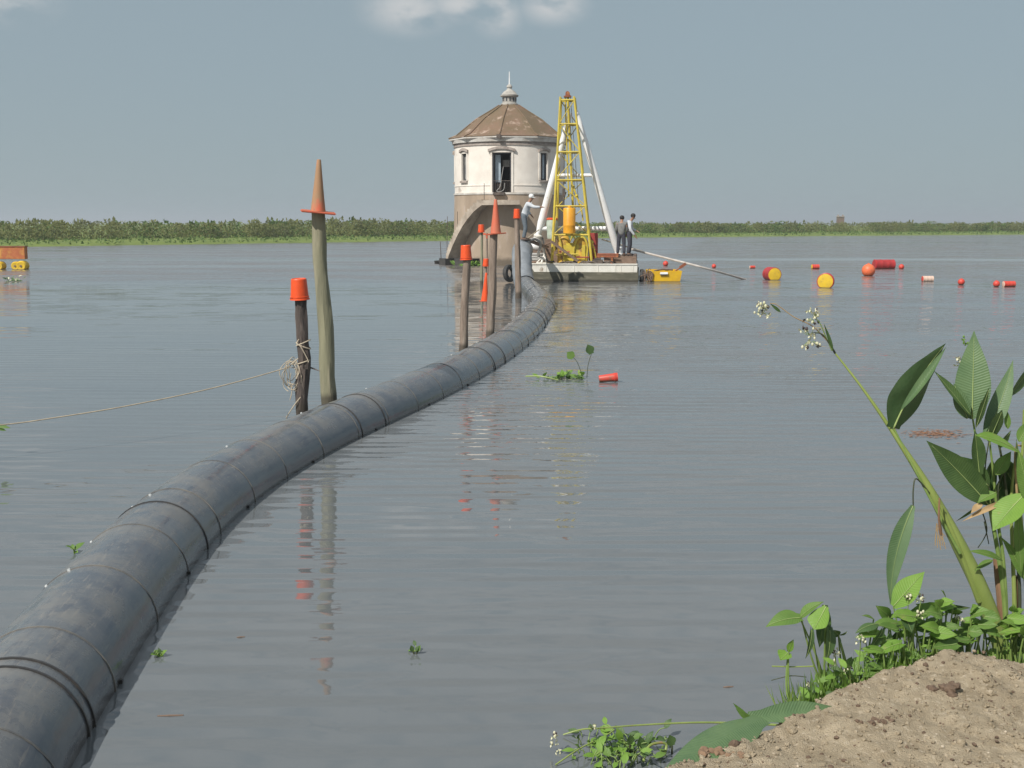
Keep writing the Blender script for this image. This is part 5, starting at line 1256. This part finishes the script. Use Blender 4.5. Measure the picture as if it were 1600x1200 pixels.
def flowers(parent, c, spread, n, seed, Y=YT, pet='petal'):
    rng = random.Random(seed); mb = MB(); c3 = q3((c[0], c[1], Y))
    for k in range(n):
        p = c3 + Vector((rng.uniform(-1, 1), rng.uniform(-.6, .6), rng.uniform(-1, 1))) * wpx(spread, Y)
        mb.cur = 1 if rng.random() < 0.18 else 0
        if rng.random() < .6:
            for j in range(4):
                d = Vector((rng.gauss(0, 1), rng.gauss(0, 1), rng.gauss(0, 1))).normalized(); mb.leaf(p, p + d * wpx(5, Y), wpx(3.2, Y), d.orthogonal(), n=3, cols=1, rib=False)
        else: mb.ball(p, wpx(rng.uniform(1.3, 2.4), Y), 5, (1, 1, 1.3))
        mb.cur = 2; mb.tube([p, c3.lerp(p, .4) - Vector((0, 0, wpx(2, Y)))], .0009, 4)
    return mb.build('flower_cluster', [pet, 'bud', 'stem'], parent)
# leaning flowering stalk
gp = Vector((*Q(1592, 1085, 5.0).xy, 0)); gp.z = bank_z(gp.x, gp.y)
st = thing('flowering_marsh_plant', gp, 'tall leaning marsh plant with thick green stalk, furled leaf and white flowers', 'plant')
tip_ = (1305, 552, 5.1)
c = [gp - Vector((0, 0, .05))] + [Q(*a) for a in ((1543, 948, 4.95), (1500, 855, 4.95), (1452, 765, 4.97), (1400, 683, 5.0), (1350, 610, 5.05), (1305, 552, 5.1))]
c = catmull(c, 8); nn = len(c); rads = [float(np.interp(i / nn, (0, .17, .33, .5, .66, .83, 1), (.040, .037, .032, .019, .009, .0055, .0035))) for i in range(nn)]
MB().tube(c, rads, 14, wob=.08).build('stalk', 'stalk', st)
add_stem(st, [(1530, 940, 4.93), (1500, 862, 4.92), (1474, 800, 4.93), (1466, 782, 4.93)], (.014, .004), 'stalk', 'sheath')
add_stem(st, [(1500, 865, 4.9), (1462, 795, 4.93), (1425, 725, 4.97), (1396, 668, 5.0)], (.007, .004), 'stem', 'petiole')
add_stem(st, [(1470, 835, 4.88), (1467, 808, 4.87), (1468, 778, 4.88)], (.006, .004), 'stembrown', 'dead_bract')
rng = random.Random(4); mb = MB()
for k in range(16):
    p = Q(1466 + rng.uniform(-4, 5), 815 + rng.uniform(0, 25), 4.88); mb.tube([p, p + Vector((rng.uniform(-.012, .03), 0, -rng.uniform(.03, .09)))], .0018, 4)
mb.build('torn_fibres', 'straw', st)
add_stem(st, [(1305, 552, 5.1), (1296, 537, 5.1), (1284, 522, 5.1), (1268, 520, 5.1)], (.005, .002), 'stemdark', 'flower_stem')
add_stem(st, [(1300, 548, 5.1), (1290, 525, 5.1), (1280, 503, 5.1), (1272, 497, 5.1)], (.003, .0015), 'stem', 'flower_stem')
add_stem(st, [(1292, 532, 5.1), (1270, 510, 5.12), (1240, 495, 5.12), (1215, 477, 5.12), (1203, 474, 5.12)], (.0028, .0014), 'straw', 'flower_stem')
add_leaf(st, (1302, 548, 5.08), (1287, 505, 5.08), 6, DRK, 'leafdark', rib=False, n=6, cols=1)
add_leaf(st, (1220, 488, 5.12), (1203, 474, 5.12), 5, DRK, 'leafdark', rib=False, n=5, cols=1)
flowers(st, (1266, 526), 18, 26, 1, 5.1); flowers(st, (1270, 493), 12, 22, 2, 5.1); flowers(st, (1192, 483), 12, 24, 3, 5.12)
# furled dark leaf on the petiole
mb = MB(); mb.leaf(Q(1396, 669, 5.0), Q(1478, 536, 4.95), wpx(78), DRK, bend=-.06, side=-.05, fold=-.15, peak=.34, n=24, cols=6, curl=.0, base_w=.4, wave=.15)
mb.build('furled_leaf', [mat('furled_leaf_skin', (0.05, 0.115, 0.042), .4, (0.085, 0.16, 0.065), 5, stretch=(1, 1, 1), transl=.05, bump=.001, bscale=60), 'midrib'], st, auto=0)  # dark green carries the shade of a face turned from the sun
mb = MB(); mb.leaf(Q(1408, 640, 4.96), Q(1479, 541, 4.92), wpx(15), (-.5, -.7, .5), bend=.02, side=.05, fold=.5, peak=.5, n=18, cols=3, rib=False); mb.build('leaf_roll', ['leafbloom'], st, auto=0)
# hanging folded leaf
add_stem(st, [(1452, 770, 4.95), (1432, 748, 4.93), (1427, 765, 4.92), (1427, 792, 4.92)], (.0035, .003), 'stemdark', 'petiole')
mb = MB(); mb.leaf(Q(1427, 790, 4.92), Q(1391, 946, 4.9), wpx(29), (-.35, -.9, .2), bend=.05, side=.10, fold=.35, peak=.36, n=20, cols=4, base_w=.25, wave=.1)
mb.build('hanging_leaf', ['leafbloom', 'midrib'], st, auto=0)
# right hand clump
gp2 = Vector((*Q(1572, 1085, 4.95).xy, 0)); gp2.z = bank_z(gp2.x, gp2.y)
cl = thing('broadleaf_marsh_clump', gp2, 'upright marsh plant with large pointed leaves and brown sheathed stems at the right edge', 'plant')
for pts, r, m in (([(1572, 1085), (1571, 960), (1562, 880), (1548, 800), (1538, 740), (1528, 700), (1520, 655)], (.014, .004), 'stem'),
                  ([(1580, 1085), (1585, 960), (1582, 860), (1580, 780), (1586, 720), (1589, 700)], (.012, .004), 'stalk'),
                  ([(1563, 1085), (1572, 980), (1568, 880), (1560, 820), (1552, 740), (1545, 680)], (.012, .004), 'stem'),
                  ([(1600, 1085), (1606, 960), (1598, 850), (1592, 760), (1598, 700), (1600, 640)], (.013, .005), 'stalk'),
                  ([(1590, 1085), (1592, 1000), (1592, 900), (1574, 780), (1562, 700), (1548, 665)], (.010, .004), 'stemdark'),
                  ([(1605, 1085), (1612, 980), (1610, 880), (1606, 780)], (.016, .008), 'stalk')):
    add_stem(cl, [(a, b, 4.95) for a, b in pts], r, m)
for pts, r in (([(1566, 1085), (1566, 960), (1560, 900), (1556, 868)], (.026, .013)), ([(1585, 1085), (1588, 985), (1588, 900)], (.026, .012)), ([(1556, 1085), (1560, 1040), (1558, 1000)], (.016, .01))):
    add_stem(cl, [(a, b, 4.97) for a, b in pts], r, 'stembrown', 'dead_sheath', 10)
add_stem(cl, [(1593, 870, 4.9), (1590, 790, 4.9), (1586, 722, 4.9), (1588, 698, 4.9), (1596, 697, 4.9)], (.006, .0035), 'straw', 'stem')
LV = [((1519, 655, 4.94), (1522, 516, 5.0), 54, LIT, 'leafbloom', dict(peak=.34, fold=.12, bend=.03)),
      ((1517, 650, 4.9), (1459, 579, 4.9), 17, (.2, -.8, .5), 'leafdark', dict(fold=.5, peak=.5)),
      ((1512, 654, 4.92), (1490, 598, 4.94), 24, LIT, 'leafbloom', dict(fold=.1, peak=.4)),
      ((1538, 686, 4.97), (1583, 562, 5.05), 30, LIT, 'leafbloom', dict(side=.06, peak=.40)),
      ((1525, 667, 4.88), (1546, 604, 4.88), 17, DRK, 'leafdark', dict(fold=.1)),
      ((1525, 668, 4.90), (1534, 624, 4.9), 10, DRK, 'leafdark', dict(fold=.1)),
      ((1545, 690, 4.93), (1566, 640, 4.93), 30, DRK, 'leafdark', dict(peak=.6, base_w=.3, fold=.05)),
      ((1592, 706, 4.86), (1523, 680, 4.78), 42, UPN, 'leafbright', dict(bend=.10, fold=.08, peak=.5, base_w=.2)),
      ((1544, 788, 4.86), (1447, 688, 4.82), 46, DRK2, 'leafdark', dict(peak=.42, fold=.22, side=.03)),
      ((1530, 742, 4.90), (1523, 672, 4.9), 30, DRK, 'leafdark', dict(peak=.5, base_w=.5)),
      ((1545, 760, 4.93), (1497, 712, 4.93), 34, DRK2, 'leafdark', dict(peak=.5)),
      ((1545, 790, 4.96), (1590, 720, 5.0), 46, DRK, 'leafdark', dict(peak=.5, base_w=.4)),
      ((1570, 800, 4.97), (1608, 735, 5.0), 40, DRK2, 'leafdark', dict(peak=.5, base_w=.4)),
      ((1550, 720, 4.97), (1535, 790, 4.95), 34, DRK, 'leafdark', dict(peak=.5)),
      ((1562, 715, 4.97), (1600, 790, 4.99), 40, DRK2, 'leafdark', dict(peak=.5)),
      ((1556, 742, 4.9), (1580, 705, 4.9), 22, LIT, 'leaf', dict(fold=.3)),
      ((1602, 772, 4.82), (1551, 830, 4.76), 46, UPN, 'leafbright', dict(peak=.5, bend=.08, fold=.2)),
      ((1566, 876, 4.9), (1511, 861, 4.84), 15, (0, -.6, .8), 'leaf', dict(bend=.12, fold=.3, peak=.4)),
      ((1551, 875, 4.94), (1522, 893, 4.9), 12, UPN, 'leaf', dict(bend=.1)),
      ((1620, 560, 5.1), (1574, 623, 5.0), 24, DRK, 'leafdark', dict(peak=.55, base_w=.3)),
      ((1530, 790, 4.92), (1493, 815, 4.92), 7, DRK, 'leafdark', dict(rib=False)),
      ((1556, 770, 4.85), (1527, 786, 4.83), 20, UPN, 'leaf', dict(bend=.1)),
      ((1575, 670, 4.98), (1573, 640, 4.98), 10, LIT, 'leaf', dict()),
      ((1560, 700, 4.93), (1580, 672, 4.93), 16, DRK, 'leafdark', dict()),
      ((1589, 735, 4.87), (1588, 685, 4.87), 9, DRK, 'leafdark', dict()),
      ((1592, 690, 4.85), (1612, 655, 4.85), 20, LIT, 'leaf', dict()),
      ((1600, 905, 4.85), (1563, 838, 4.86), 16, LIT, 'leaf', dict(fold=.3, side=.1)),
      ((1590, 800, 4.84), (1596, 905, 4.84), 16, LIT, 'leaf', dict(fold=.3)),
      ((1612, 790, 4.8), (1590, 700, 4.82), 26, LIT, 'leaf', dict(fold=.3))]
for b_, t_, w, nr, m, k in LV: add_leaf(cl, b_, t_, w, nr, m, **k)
mb = MB(); mb.leaf(Q(1570, 784, 4.84), Q(1503, 815, 4.82), wpx(9), LIT, bend=.16, fold=.6, n=14, cols=2, rib=False, wave=.5); mb.leaf(Q(1534, 787, 4.84), Q(1517, 802, 4.8), wpx(12), UPN, fold=.4, n=6, cols=1, rib=False)
mb.build('withered_leaf', 'straw', cl, auto=0)
for a in ([(1535, 800), (1542, 830), (1528, 856)], [(1538, 815), (1545, 850)], [(1545, 690), (1540, 740), (1556, 790)], [(1575, 720), (1560, 760), (1562, 800)]):
    add_stem(cl, [(x, y, 4.93) for x, y in a], (.003, .002), 'stemdark', 'twig')
flowers(cl, (1500, 566), 8, 9, 8, 5.0); flowers(cl, (1511, 532), 7, 7, 9, 5.02, 'leafbright')
add_stem(cl, [(1514, 575, 5.0), (1505, 562, 5.0), (1497, 562, 5.0)], (.002, .001), 'stemdark', 'twig')

# low marsh plants along the bank foot
def heart_plant(px, Y, label, leaves, seed, flower=None):
    g = Q(px, 1060, Y); g.z = bank_z(g.x, g.y); o = thing('arrowleaf_plant', g, label, 'plant', 'low leafy marsh plants behind the mound')
    rng = random.Random(seed)
    for (bx, by, tx, ty, w, nr, m, kw) in leaves:
        Yb = Y + rng.uniform(-.06, .06); s0 = g + Vector((rng.uniform(-.02, .02), rng.uniform(-.02, .02), -.03)); e = Q(bx, by, Yb)
        md = (s0 + e) / 2 + Vector((rng.uniform(-.03, .03), 0, 0)); mb = MB(); c_ = catmull([s0, md, e], 6)
        mb.tube(c_, [.0052 - .0024 * i / (len(c_) - 1) for i in range(len(c_))], 7); mb.build('petiole', 'stem', o)
        mb = MB(); mb.leaf(e, Q(tx, ty, Yb - .03), wpx(w, Y), nr, **kw); mb.build('leaf', [m, 'midrib'], o, auto=0)
    if flower:
        for i, (fx, fy) in enumerate(flower):
            e = Q(fx, fy, Y - .03); mb = MB(); mb.tube(catmull([g, (g + e) / 2 + Vector((.01, 0, 0)), e], 5), .0022, 5); mb.build('flower_stem', 'stem', o); flowers(o, (fx, fy), 6, 8, seed * 7 + i, Y - .03)
    return o
hk = dict(base_w=.45, heart=.15, peak=.32, fold=.25, bend=.12)
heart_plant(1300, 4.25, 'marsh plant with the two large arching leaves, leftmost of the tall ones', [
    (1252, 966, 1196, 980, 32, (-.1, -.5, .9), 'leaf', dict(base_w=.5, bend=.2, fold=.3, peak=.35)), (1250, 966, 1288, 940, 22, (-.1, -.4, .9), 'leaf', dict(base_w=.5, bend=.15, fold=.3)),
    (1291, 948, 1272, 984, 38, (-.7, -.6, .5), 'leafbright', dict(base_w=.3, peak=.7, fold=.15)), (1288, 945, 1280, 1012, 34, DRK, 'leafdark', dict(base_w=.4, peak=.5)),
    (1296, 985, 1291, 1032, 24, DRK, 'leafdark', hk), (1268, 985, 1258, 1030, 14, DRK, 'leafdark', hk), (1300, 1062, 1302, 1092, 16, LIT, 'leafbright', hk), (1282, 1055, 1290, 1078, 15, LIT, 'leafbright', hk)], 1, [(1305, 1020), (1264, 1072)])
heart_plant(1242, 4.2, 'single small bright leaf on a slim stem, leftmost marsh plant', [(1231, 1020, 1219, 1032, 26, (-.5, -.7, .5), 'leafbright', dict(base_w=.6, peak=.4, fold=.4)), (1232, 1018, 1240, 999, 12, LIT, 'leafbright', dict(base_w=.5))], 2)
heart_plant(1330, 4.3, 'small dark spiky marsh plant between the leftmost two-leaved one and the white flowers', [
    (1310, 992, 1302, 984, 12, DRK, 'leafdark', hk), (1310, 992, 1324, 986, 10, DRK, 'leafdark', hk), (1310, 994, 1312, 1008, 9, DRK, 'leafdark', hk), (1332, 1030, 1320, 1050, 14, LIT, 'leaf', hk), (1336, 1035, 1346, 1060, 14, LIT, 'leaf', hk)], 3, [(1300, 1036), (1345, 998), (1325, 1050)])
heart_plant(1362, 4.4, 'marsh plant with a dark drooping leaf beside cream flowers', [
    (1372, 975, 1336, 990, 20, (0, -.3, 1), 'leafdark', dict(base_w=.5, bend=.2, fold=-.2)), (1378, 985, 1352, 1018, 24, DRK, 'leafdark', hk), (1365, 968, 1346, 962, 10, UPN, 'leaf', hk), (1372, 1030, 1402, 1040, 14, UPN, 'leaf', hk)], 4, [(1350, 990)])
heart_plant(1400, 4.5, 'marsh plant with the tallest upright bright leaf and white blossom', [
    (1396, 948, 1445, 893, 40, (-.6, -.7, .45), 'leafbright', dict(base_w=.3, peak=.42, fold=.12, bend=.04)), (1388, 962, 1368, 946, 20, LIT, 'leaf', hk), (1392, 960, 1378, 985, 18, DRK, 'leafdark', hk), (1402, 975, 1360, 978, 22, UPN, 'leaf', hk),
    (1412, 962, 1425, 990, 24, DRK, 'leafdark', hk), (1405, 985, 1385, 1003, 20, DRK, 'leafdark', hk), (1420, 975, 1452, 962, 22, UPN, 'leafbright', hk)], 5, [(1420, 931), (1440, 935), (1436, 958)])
labs = ['leafy marsh plant under the leaning stalk, mid-green leaves spread flat', 'bushy marsh plant left of the thick stalk base with pale blossom', 'low marsh plant hugging the thick stalk base with wide flat leaves',
        'marsh plant in front of the brown sheathed stems', 'marsh plant at the far right edge below the clump', 'dense low marsh plant on the crest near the mound peak', 'narrow leaved marsh plant just right of the tallest bright leaf', 'small marsh plant above the notch in the mound crest', 'marsh plant with dark leaves right of the cream flowers', 'short bright marsh plant at the mound edge by the small clods']
cent = [(1448, 965, 4.5), (1485, 960, 4.6), (1532, 975, 4.6), (1568, 985, 4.6), (1600, 975, 4.55), (1470, 1000, 4.5), (1428, 985, 4.6), (1510, 990, 4.55), (1395, 1005, 4.4), (1375, 1030, 4.3)]
for i, (lb, (cx, cy, Y)) in enumerate(zip(labs, cent)):
    rng = random.Random(100 + i); lv_ = []
    for k in range(11 if i < 6 else 8):
        bx = cx + rng.uniform(-26, 26); by = cy + rng.uniform(-22, 24); an = rng.uniform(-.5, 3.6); ln = rng.uniform(20, 46)
        r_ = rng.random(); nr = UPN if r_ < .5 else ((-.4, -.7, .6) if r_ < .84 else DRK)
        lv_.append((bx, by, bx + math.cos(an) * ln, by - math.sin(an) * ln * .45 + rng.uniform(-4, 14), rng.uniform(13, 25), nr, 'leafbright' if rng.random() < .55 else ('leaf' if nr != DRK else 'leafdark'), dict(base_w=.45, heart=.12, peak=.34, fold=rng.uniform(.1, .45), bend=rng.uniform(-.05, .22), wave=.3)))  # leaves facing away from the sun get the darker, shade-painted green
    heart_plant(cx + rng.uniform(-5, 5), Y, lb, lv_, 200 + i, [(cx + rng.uniform(-15, 15), cy + rng.uniform(0, 20))] if i in (1, 4, 6) else None)
# grasses behind the crest
gm = MB(); rng = random.Random(21)
for i in range(1500):
    px = rng.uniform(1225, 1640) ; u = (px - 1225) / 400; Y = 3.85 + .62 * min(1, u * 1.3) + rng.uniform(.02, .35) + .1
    g = Q(px, 1080, Y); g.z = bank_z(g.x, g.y, False); hgt_ = rng.uniform(.05, .17) * (1 + .5 * u)
    if bank_base(g.x, g.y)[1] > -0.05: continue
    t_ = g + Vector((rng.gauss(0, .04), rng.gauss(0, .03), hgt_)); gm.cur = rng.choice((0, 0, 1, 2))
    gm.leaf(g, t_, rng.uniform(.004, .010), (rng.uniform(-1, 1), -1, .2), n=4, cols=1, rib=False, bend=rng.uniform(-.2, .2), base_w=.8, peak=.2)
o = gm.build('bank_foot_grass', ['leafbright', 'leaf', 'stem'], auto=0); tag(o, 'short green grass blades sprouting behind the sandy mound', 'grass', kind='stuff')
# small leafy ground cover
gm = MB()
for i in range(330):
    px = rng.uniform(1262, 1630); u = (px - 1225) / 400; Y = 3.95 + .62 * min(1, u * 1.3) + rng.uniform(.0, .45)
    g = Q(px, 1080, Y)
    if bank_base(g.x, g.y)[1] > -0.03: continue
    g.z = bank_z(g.x, g.y, False) + rng.uniform(.02, .16 + .07 * u); an = rng.uniform(0, 6.28); d = Vector((math.cos(an), math.sin(an), rng.uniform(-.5, .7))); L_ = rng.uniform(.025, .06)
    gm.cur = rng.choice((0, 0, 1, 2)); gm.leaf(g, g + d * L_, L_ * .5, (-.2, -.5, .8), n=5, cols=1, rib=False, fold=.2, bend=.1, base_w=.3)
o = gm.build('ground_cover', ['leafbright', 'leaf', 'leafdark'], auto=0); tag(o, 'low leafy ground cover between the marsh plants', 'ground cover', kind='stuff')
# twigs sticking out left
mb = MB(); mb.tube([Q(1206, 1041, 4.25), Q(1240, 1042, 4.25), Q(1272, 1041, 4.25)], .0028, 6); single(mb, 'twig', 'stalk', 'thin straight yellowish twig poking left from the leftmost plants', 'twig')
mb = MB(); mb.tube(catmull([Q(1205, 1063, 4.25), Q(1235, 1056, 4.25), Q(1260, 1058, 4.25)], 4), .002, 6); single(mb, 'dark_twig', 'stemdark', 'thin dark twig just below the yellowish one', 'twig')
# big fallen leaf draped over the toe of the mound
fl = thing('fallen_leaf', Q(1190, 1135, 3.62), 'very large smooth green leaf fallen across the left toe of the mound', 'leaf')
mb = MB(); mb.leaf(Q(1190, 1122, 3.64), Q(1020, 1225, 3.22), wpx(74, 3.5), (-.35, -.5, .8), bend=.05, fold=-.12, peak=.36, n=22, cols=5, base_w=.5, rib=False); mb.build('blade', ['leafbloom', 'leafbloom'], fl, auto=0)
mb = MB(); mb.leaf(Q(1170, 1122, 3.66), Q(1304, 1104, 3.74), wpx(34, 3.6), (.0, -.75, .6), bend=.03, fold=.2, peak=.5, n=20, cols=4, base_w=.6, rib=False); mb.build('folded_blade', ['leafbloom', 'leafbloom'], fl, auto=0)
mb = MB()
for tx, ty in ((1145, 1098), (1150, 1108), (1163, 1112)): mb.leaf(Q(1172, 1126, 3.66), Q(tx, ty, 3.66), wpx(9, 3.6), LIT, n=6, cols=1, rib=False, base_w=.5)
mb.build('torn_tip', 'leaf', fl, auto=0)
# long thin runner to the drifting weed at the bottom
rn = MB(); rn.tube(catmull([Q(1262, 1136, 3.72), Q(1180, 1131, 3.9), Q(1090, 1129, 4.4), Q(1000, 1133, 5.0), P(935, 1138, .12), P(908, 1140, .05), P(880, 1148, .01)], 8), [.0042] * 49, 7)
single(rn, 'long_runner', 'stalk', 'long thin green runner stretching from the mound over the water', 'stem')
def weed(name, label, c, ext, n, seed, ups=(), fl=(), mats_=('leafbright', 'leafdark', 'leaf'), Lr=(.05, .11), tall=.1):
    rng = random.Random(seed); cw = P(*c); o = thing(name, cw, label, 'floating plant'); mb = MB(); sm = MB(); sc_ = cw.y / F
    for i in range(n):
        g = cw + Vector((rng.gauss(0, .45) * ext[0] * sc_, rng.gauss(0, .45) * ext[1] * sc_ * 3, rng.uniform(.0, .03)))
        an = rng.uniform(0, 6.28); L_ = rng.uniform(*Lr); d = Vector((math.cos(an), math.sin(an), rng.uniform(-.1, 1.2))); d.normalize(); s1 = g + d * rng.uniform(.2, 1) * tall
        sm.tube(catmull([g - Vector((0, 0, .02)), (g + s1) / 2 + Vector((0, 0, .015)), s1], 3), .003, 5)
        mb.cur = rng.choice((0, 0, 1, 2)); e = d + Vector((rng.uniform(-.5, .5), rng.uniform(-.5, .5), rng.uniform(-.6, .2))); mb.leaf(s1, s1 + e.normalized() * L_, L_ * rng.uniform(.4, .7), (-.2, -.5, .9), n=6, cols=1, rib=False, base_w=.5, bend=.1, fold=.25)
    mb.cur = 3; mb.add(sm.v, sm.f); mb.build('foliage', list(mats_) + ['stem'], o, auto=0)
    for (pts, w, m) in ups:
        q = MB(); c_ = catmull([Q(a, b, cw.y) for a, b in pts[:-1]], 5); q.tube(c_, .0055, 6); q.build('upright_stem', 'stemdark', o)
        q = MB(); q.leaf(Q(*pts[-2], cw.y), Q(*pts[-1], cw.y), w * sc_, DRK if m == 'leafdark' else LIT, n=8, cols=2, rib=False, base_w=.6, peak=.45, fold=.2); q.build('leaf', m, o, auto=0)
    for i, (a, b) in enumerate(fl): flowers(o, (a, b), 5, 7, seed + i, cw.y)
    return o
weed('drifting_weed', 'green weed cluster with small white flowers adrift at the bottom of the photo', (975, 1178), (85, 26), 80, 31, ups=(([(1005, 1190), (1002, 1170), (1000, 1150)], 16, 'leafdark'), ([(1050, 1185), (1050, 1165), (1046, 1148)], 18, 'leafdark'), ([(985, 1185), (984, 1163), (985, 1148)], 16, 'leafdark')), fl=((866, 1162), (872, 1178), (896, 1186), (922, 1182), (928, 1135), (868, 1150)), Lr=(.035, .075), tall=.10)
q = MB(); q.tube(catmull([P(1005, 1190, .02), P(1015, 1165, .08), P(1040, 1162, .07), P(1038, 1180, .02)], 6), .007, 7); q.tube(catmull([P(868, 1195, .01), P(905, 1170, .05), P(945, 1150, .06), P(960, 1140, .07)], 6), .004, 6)
single(q, 'curled_stem', 'stalk', 'thick curled pale green stem looping out of the bottom weed', 'stem')
weed('water_hyacinth', 'floating green water plant with one round leaf standing up, beside the red bucket', (878, 592), (38, 3), 46, 41, ups=(([(917, 590), (919, 570), (924, 553), (918, 538)], 15, 'leafdark'), ([(908, 582), (902, 566), (896, 559), (886, 550)], 14, 'leaf')), Lr=(.08, .17), tall=.07)
q = MB(); q.tube(catmull([P(822, 588, .05), P(845, 588, .10), P(872, 594, .03)], 5), .013, 7); single(q, 'pale_shoot', 'midrib', 'pale shoot lying over the floating water plant', 'stem')
weed('floating_weed_mat', 'patch of bright green weed floating at the foot of the tower stair', (738, 415.5), (22, 2), 60, 51, Lr=(.2, .4), tall=.15)
weed('flowering_weed', 'pale flowering weed hanging in front of the rusty raft at the left edge', (20, 440), (14, 5), 40, 61, mats_=('leafbloom', 'leafdark', 'petal'), Lr=(.08, .2), tall=.3)
weed('leaf_scrap', 'small green leaf scrap on the water close to the near pipe', (252, 1027), (10, 2), 7, 71, Lr=(.03, .06), tall=.02)
weed('tiny_sprout', 'tiny sprout standing from the calm water in the lower middle', (650, 1022), (6, 3), 3, 81, ups=(([(648, 1028), (652, 1018), (657, 1008)], 8, 'leaf'), ([(650, 1028), (645, 1018), (642, 1008)], 8, 'leafdark')), Lr=(.03, .05), tall=.04)
weed('pipe_side_scrap', 'narrow green leaf on the water left of the near pipe', (115, 864), (8, 1), 4, 91, Lr=(.06, .1), tall=.01)
# brown debris and twigs
mb = MB(); c = P(1460, 678); rng = random.Random(77)
for i in range(240):
    g = c + Vector((rng.gauss(0, .20), rng.gauss(0, .16), rng.uniform(0, .012))); an = rng.uniform(-.5, .5); L_ = rng.uniform(.03, .1); mb.leaf(g, g + Vector((math.cos(an), math.sin(an), 0)) * L_, .02, (0, 0, 1), n=3, cols=1, rib=False)
single(mb, 'floating_debris', mat('brown_debris', (0.30, 0.15, 0.08), .9), 'brown patch of plant debris floating beyond the large leaves', 'debris', base=c, auto=0)
for (a, b, L_, lb) in ((266, 1119, .14, 'thin twig afloat near the pipe at the bottom left'), (376, 996, .05, 'short dark twig floating in the lower left water'), (1138, 1074, .06, 'small brown twig afloat left of the mound plants'), (1075, 466, 1.1, 'long dark stick afloat below the yellow skiff'), (56, 444, .3, 'dark driftwood bit near the flowering weed at the left')):
    c = P(a, b); mb = MB(); mb.tube([c - Vector((L_ / 2, 0, 0)), c + Vector((0, 0, .004)), c + Vector((L_ / 2, .01, 0))], [.004 + L_ * .01] * 3, 6); single(mb, 'floating_twig', 'deckwood', lb, 'twig', 'bits of wood afloat')
mb = MB(); mb.leaf(Q(-6, 664, 13.2), Q(17, 669, 13.2), .05, LIT, rib=False, n=6, cols=1); mb.leaf(Q(-4, 668, 13.2), Q(10, 673, 13.2), .04, DRK, rib=False, n=6, cols=1)
single(mb, 'snagged_leaf', 'leaf', 'green leaf snagged on the pale rope at the left edge', 'leaf', auto=0)
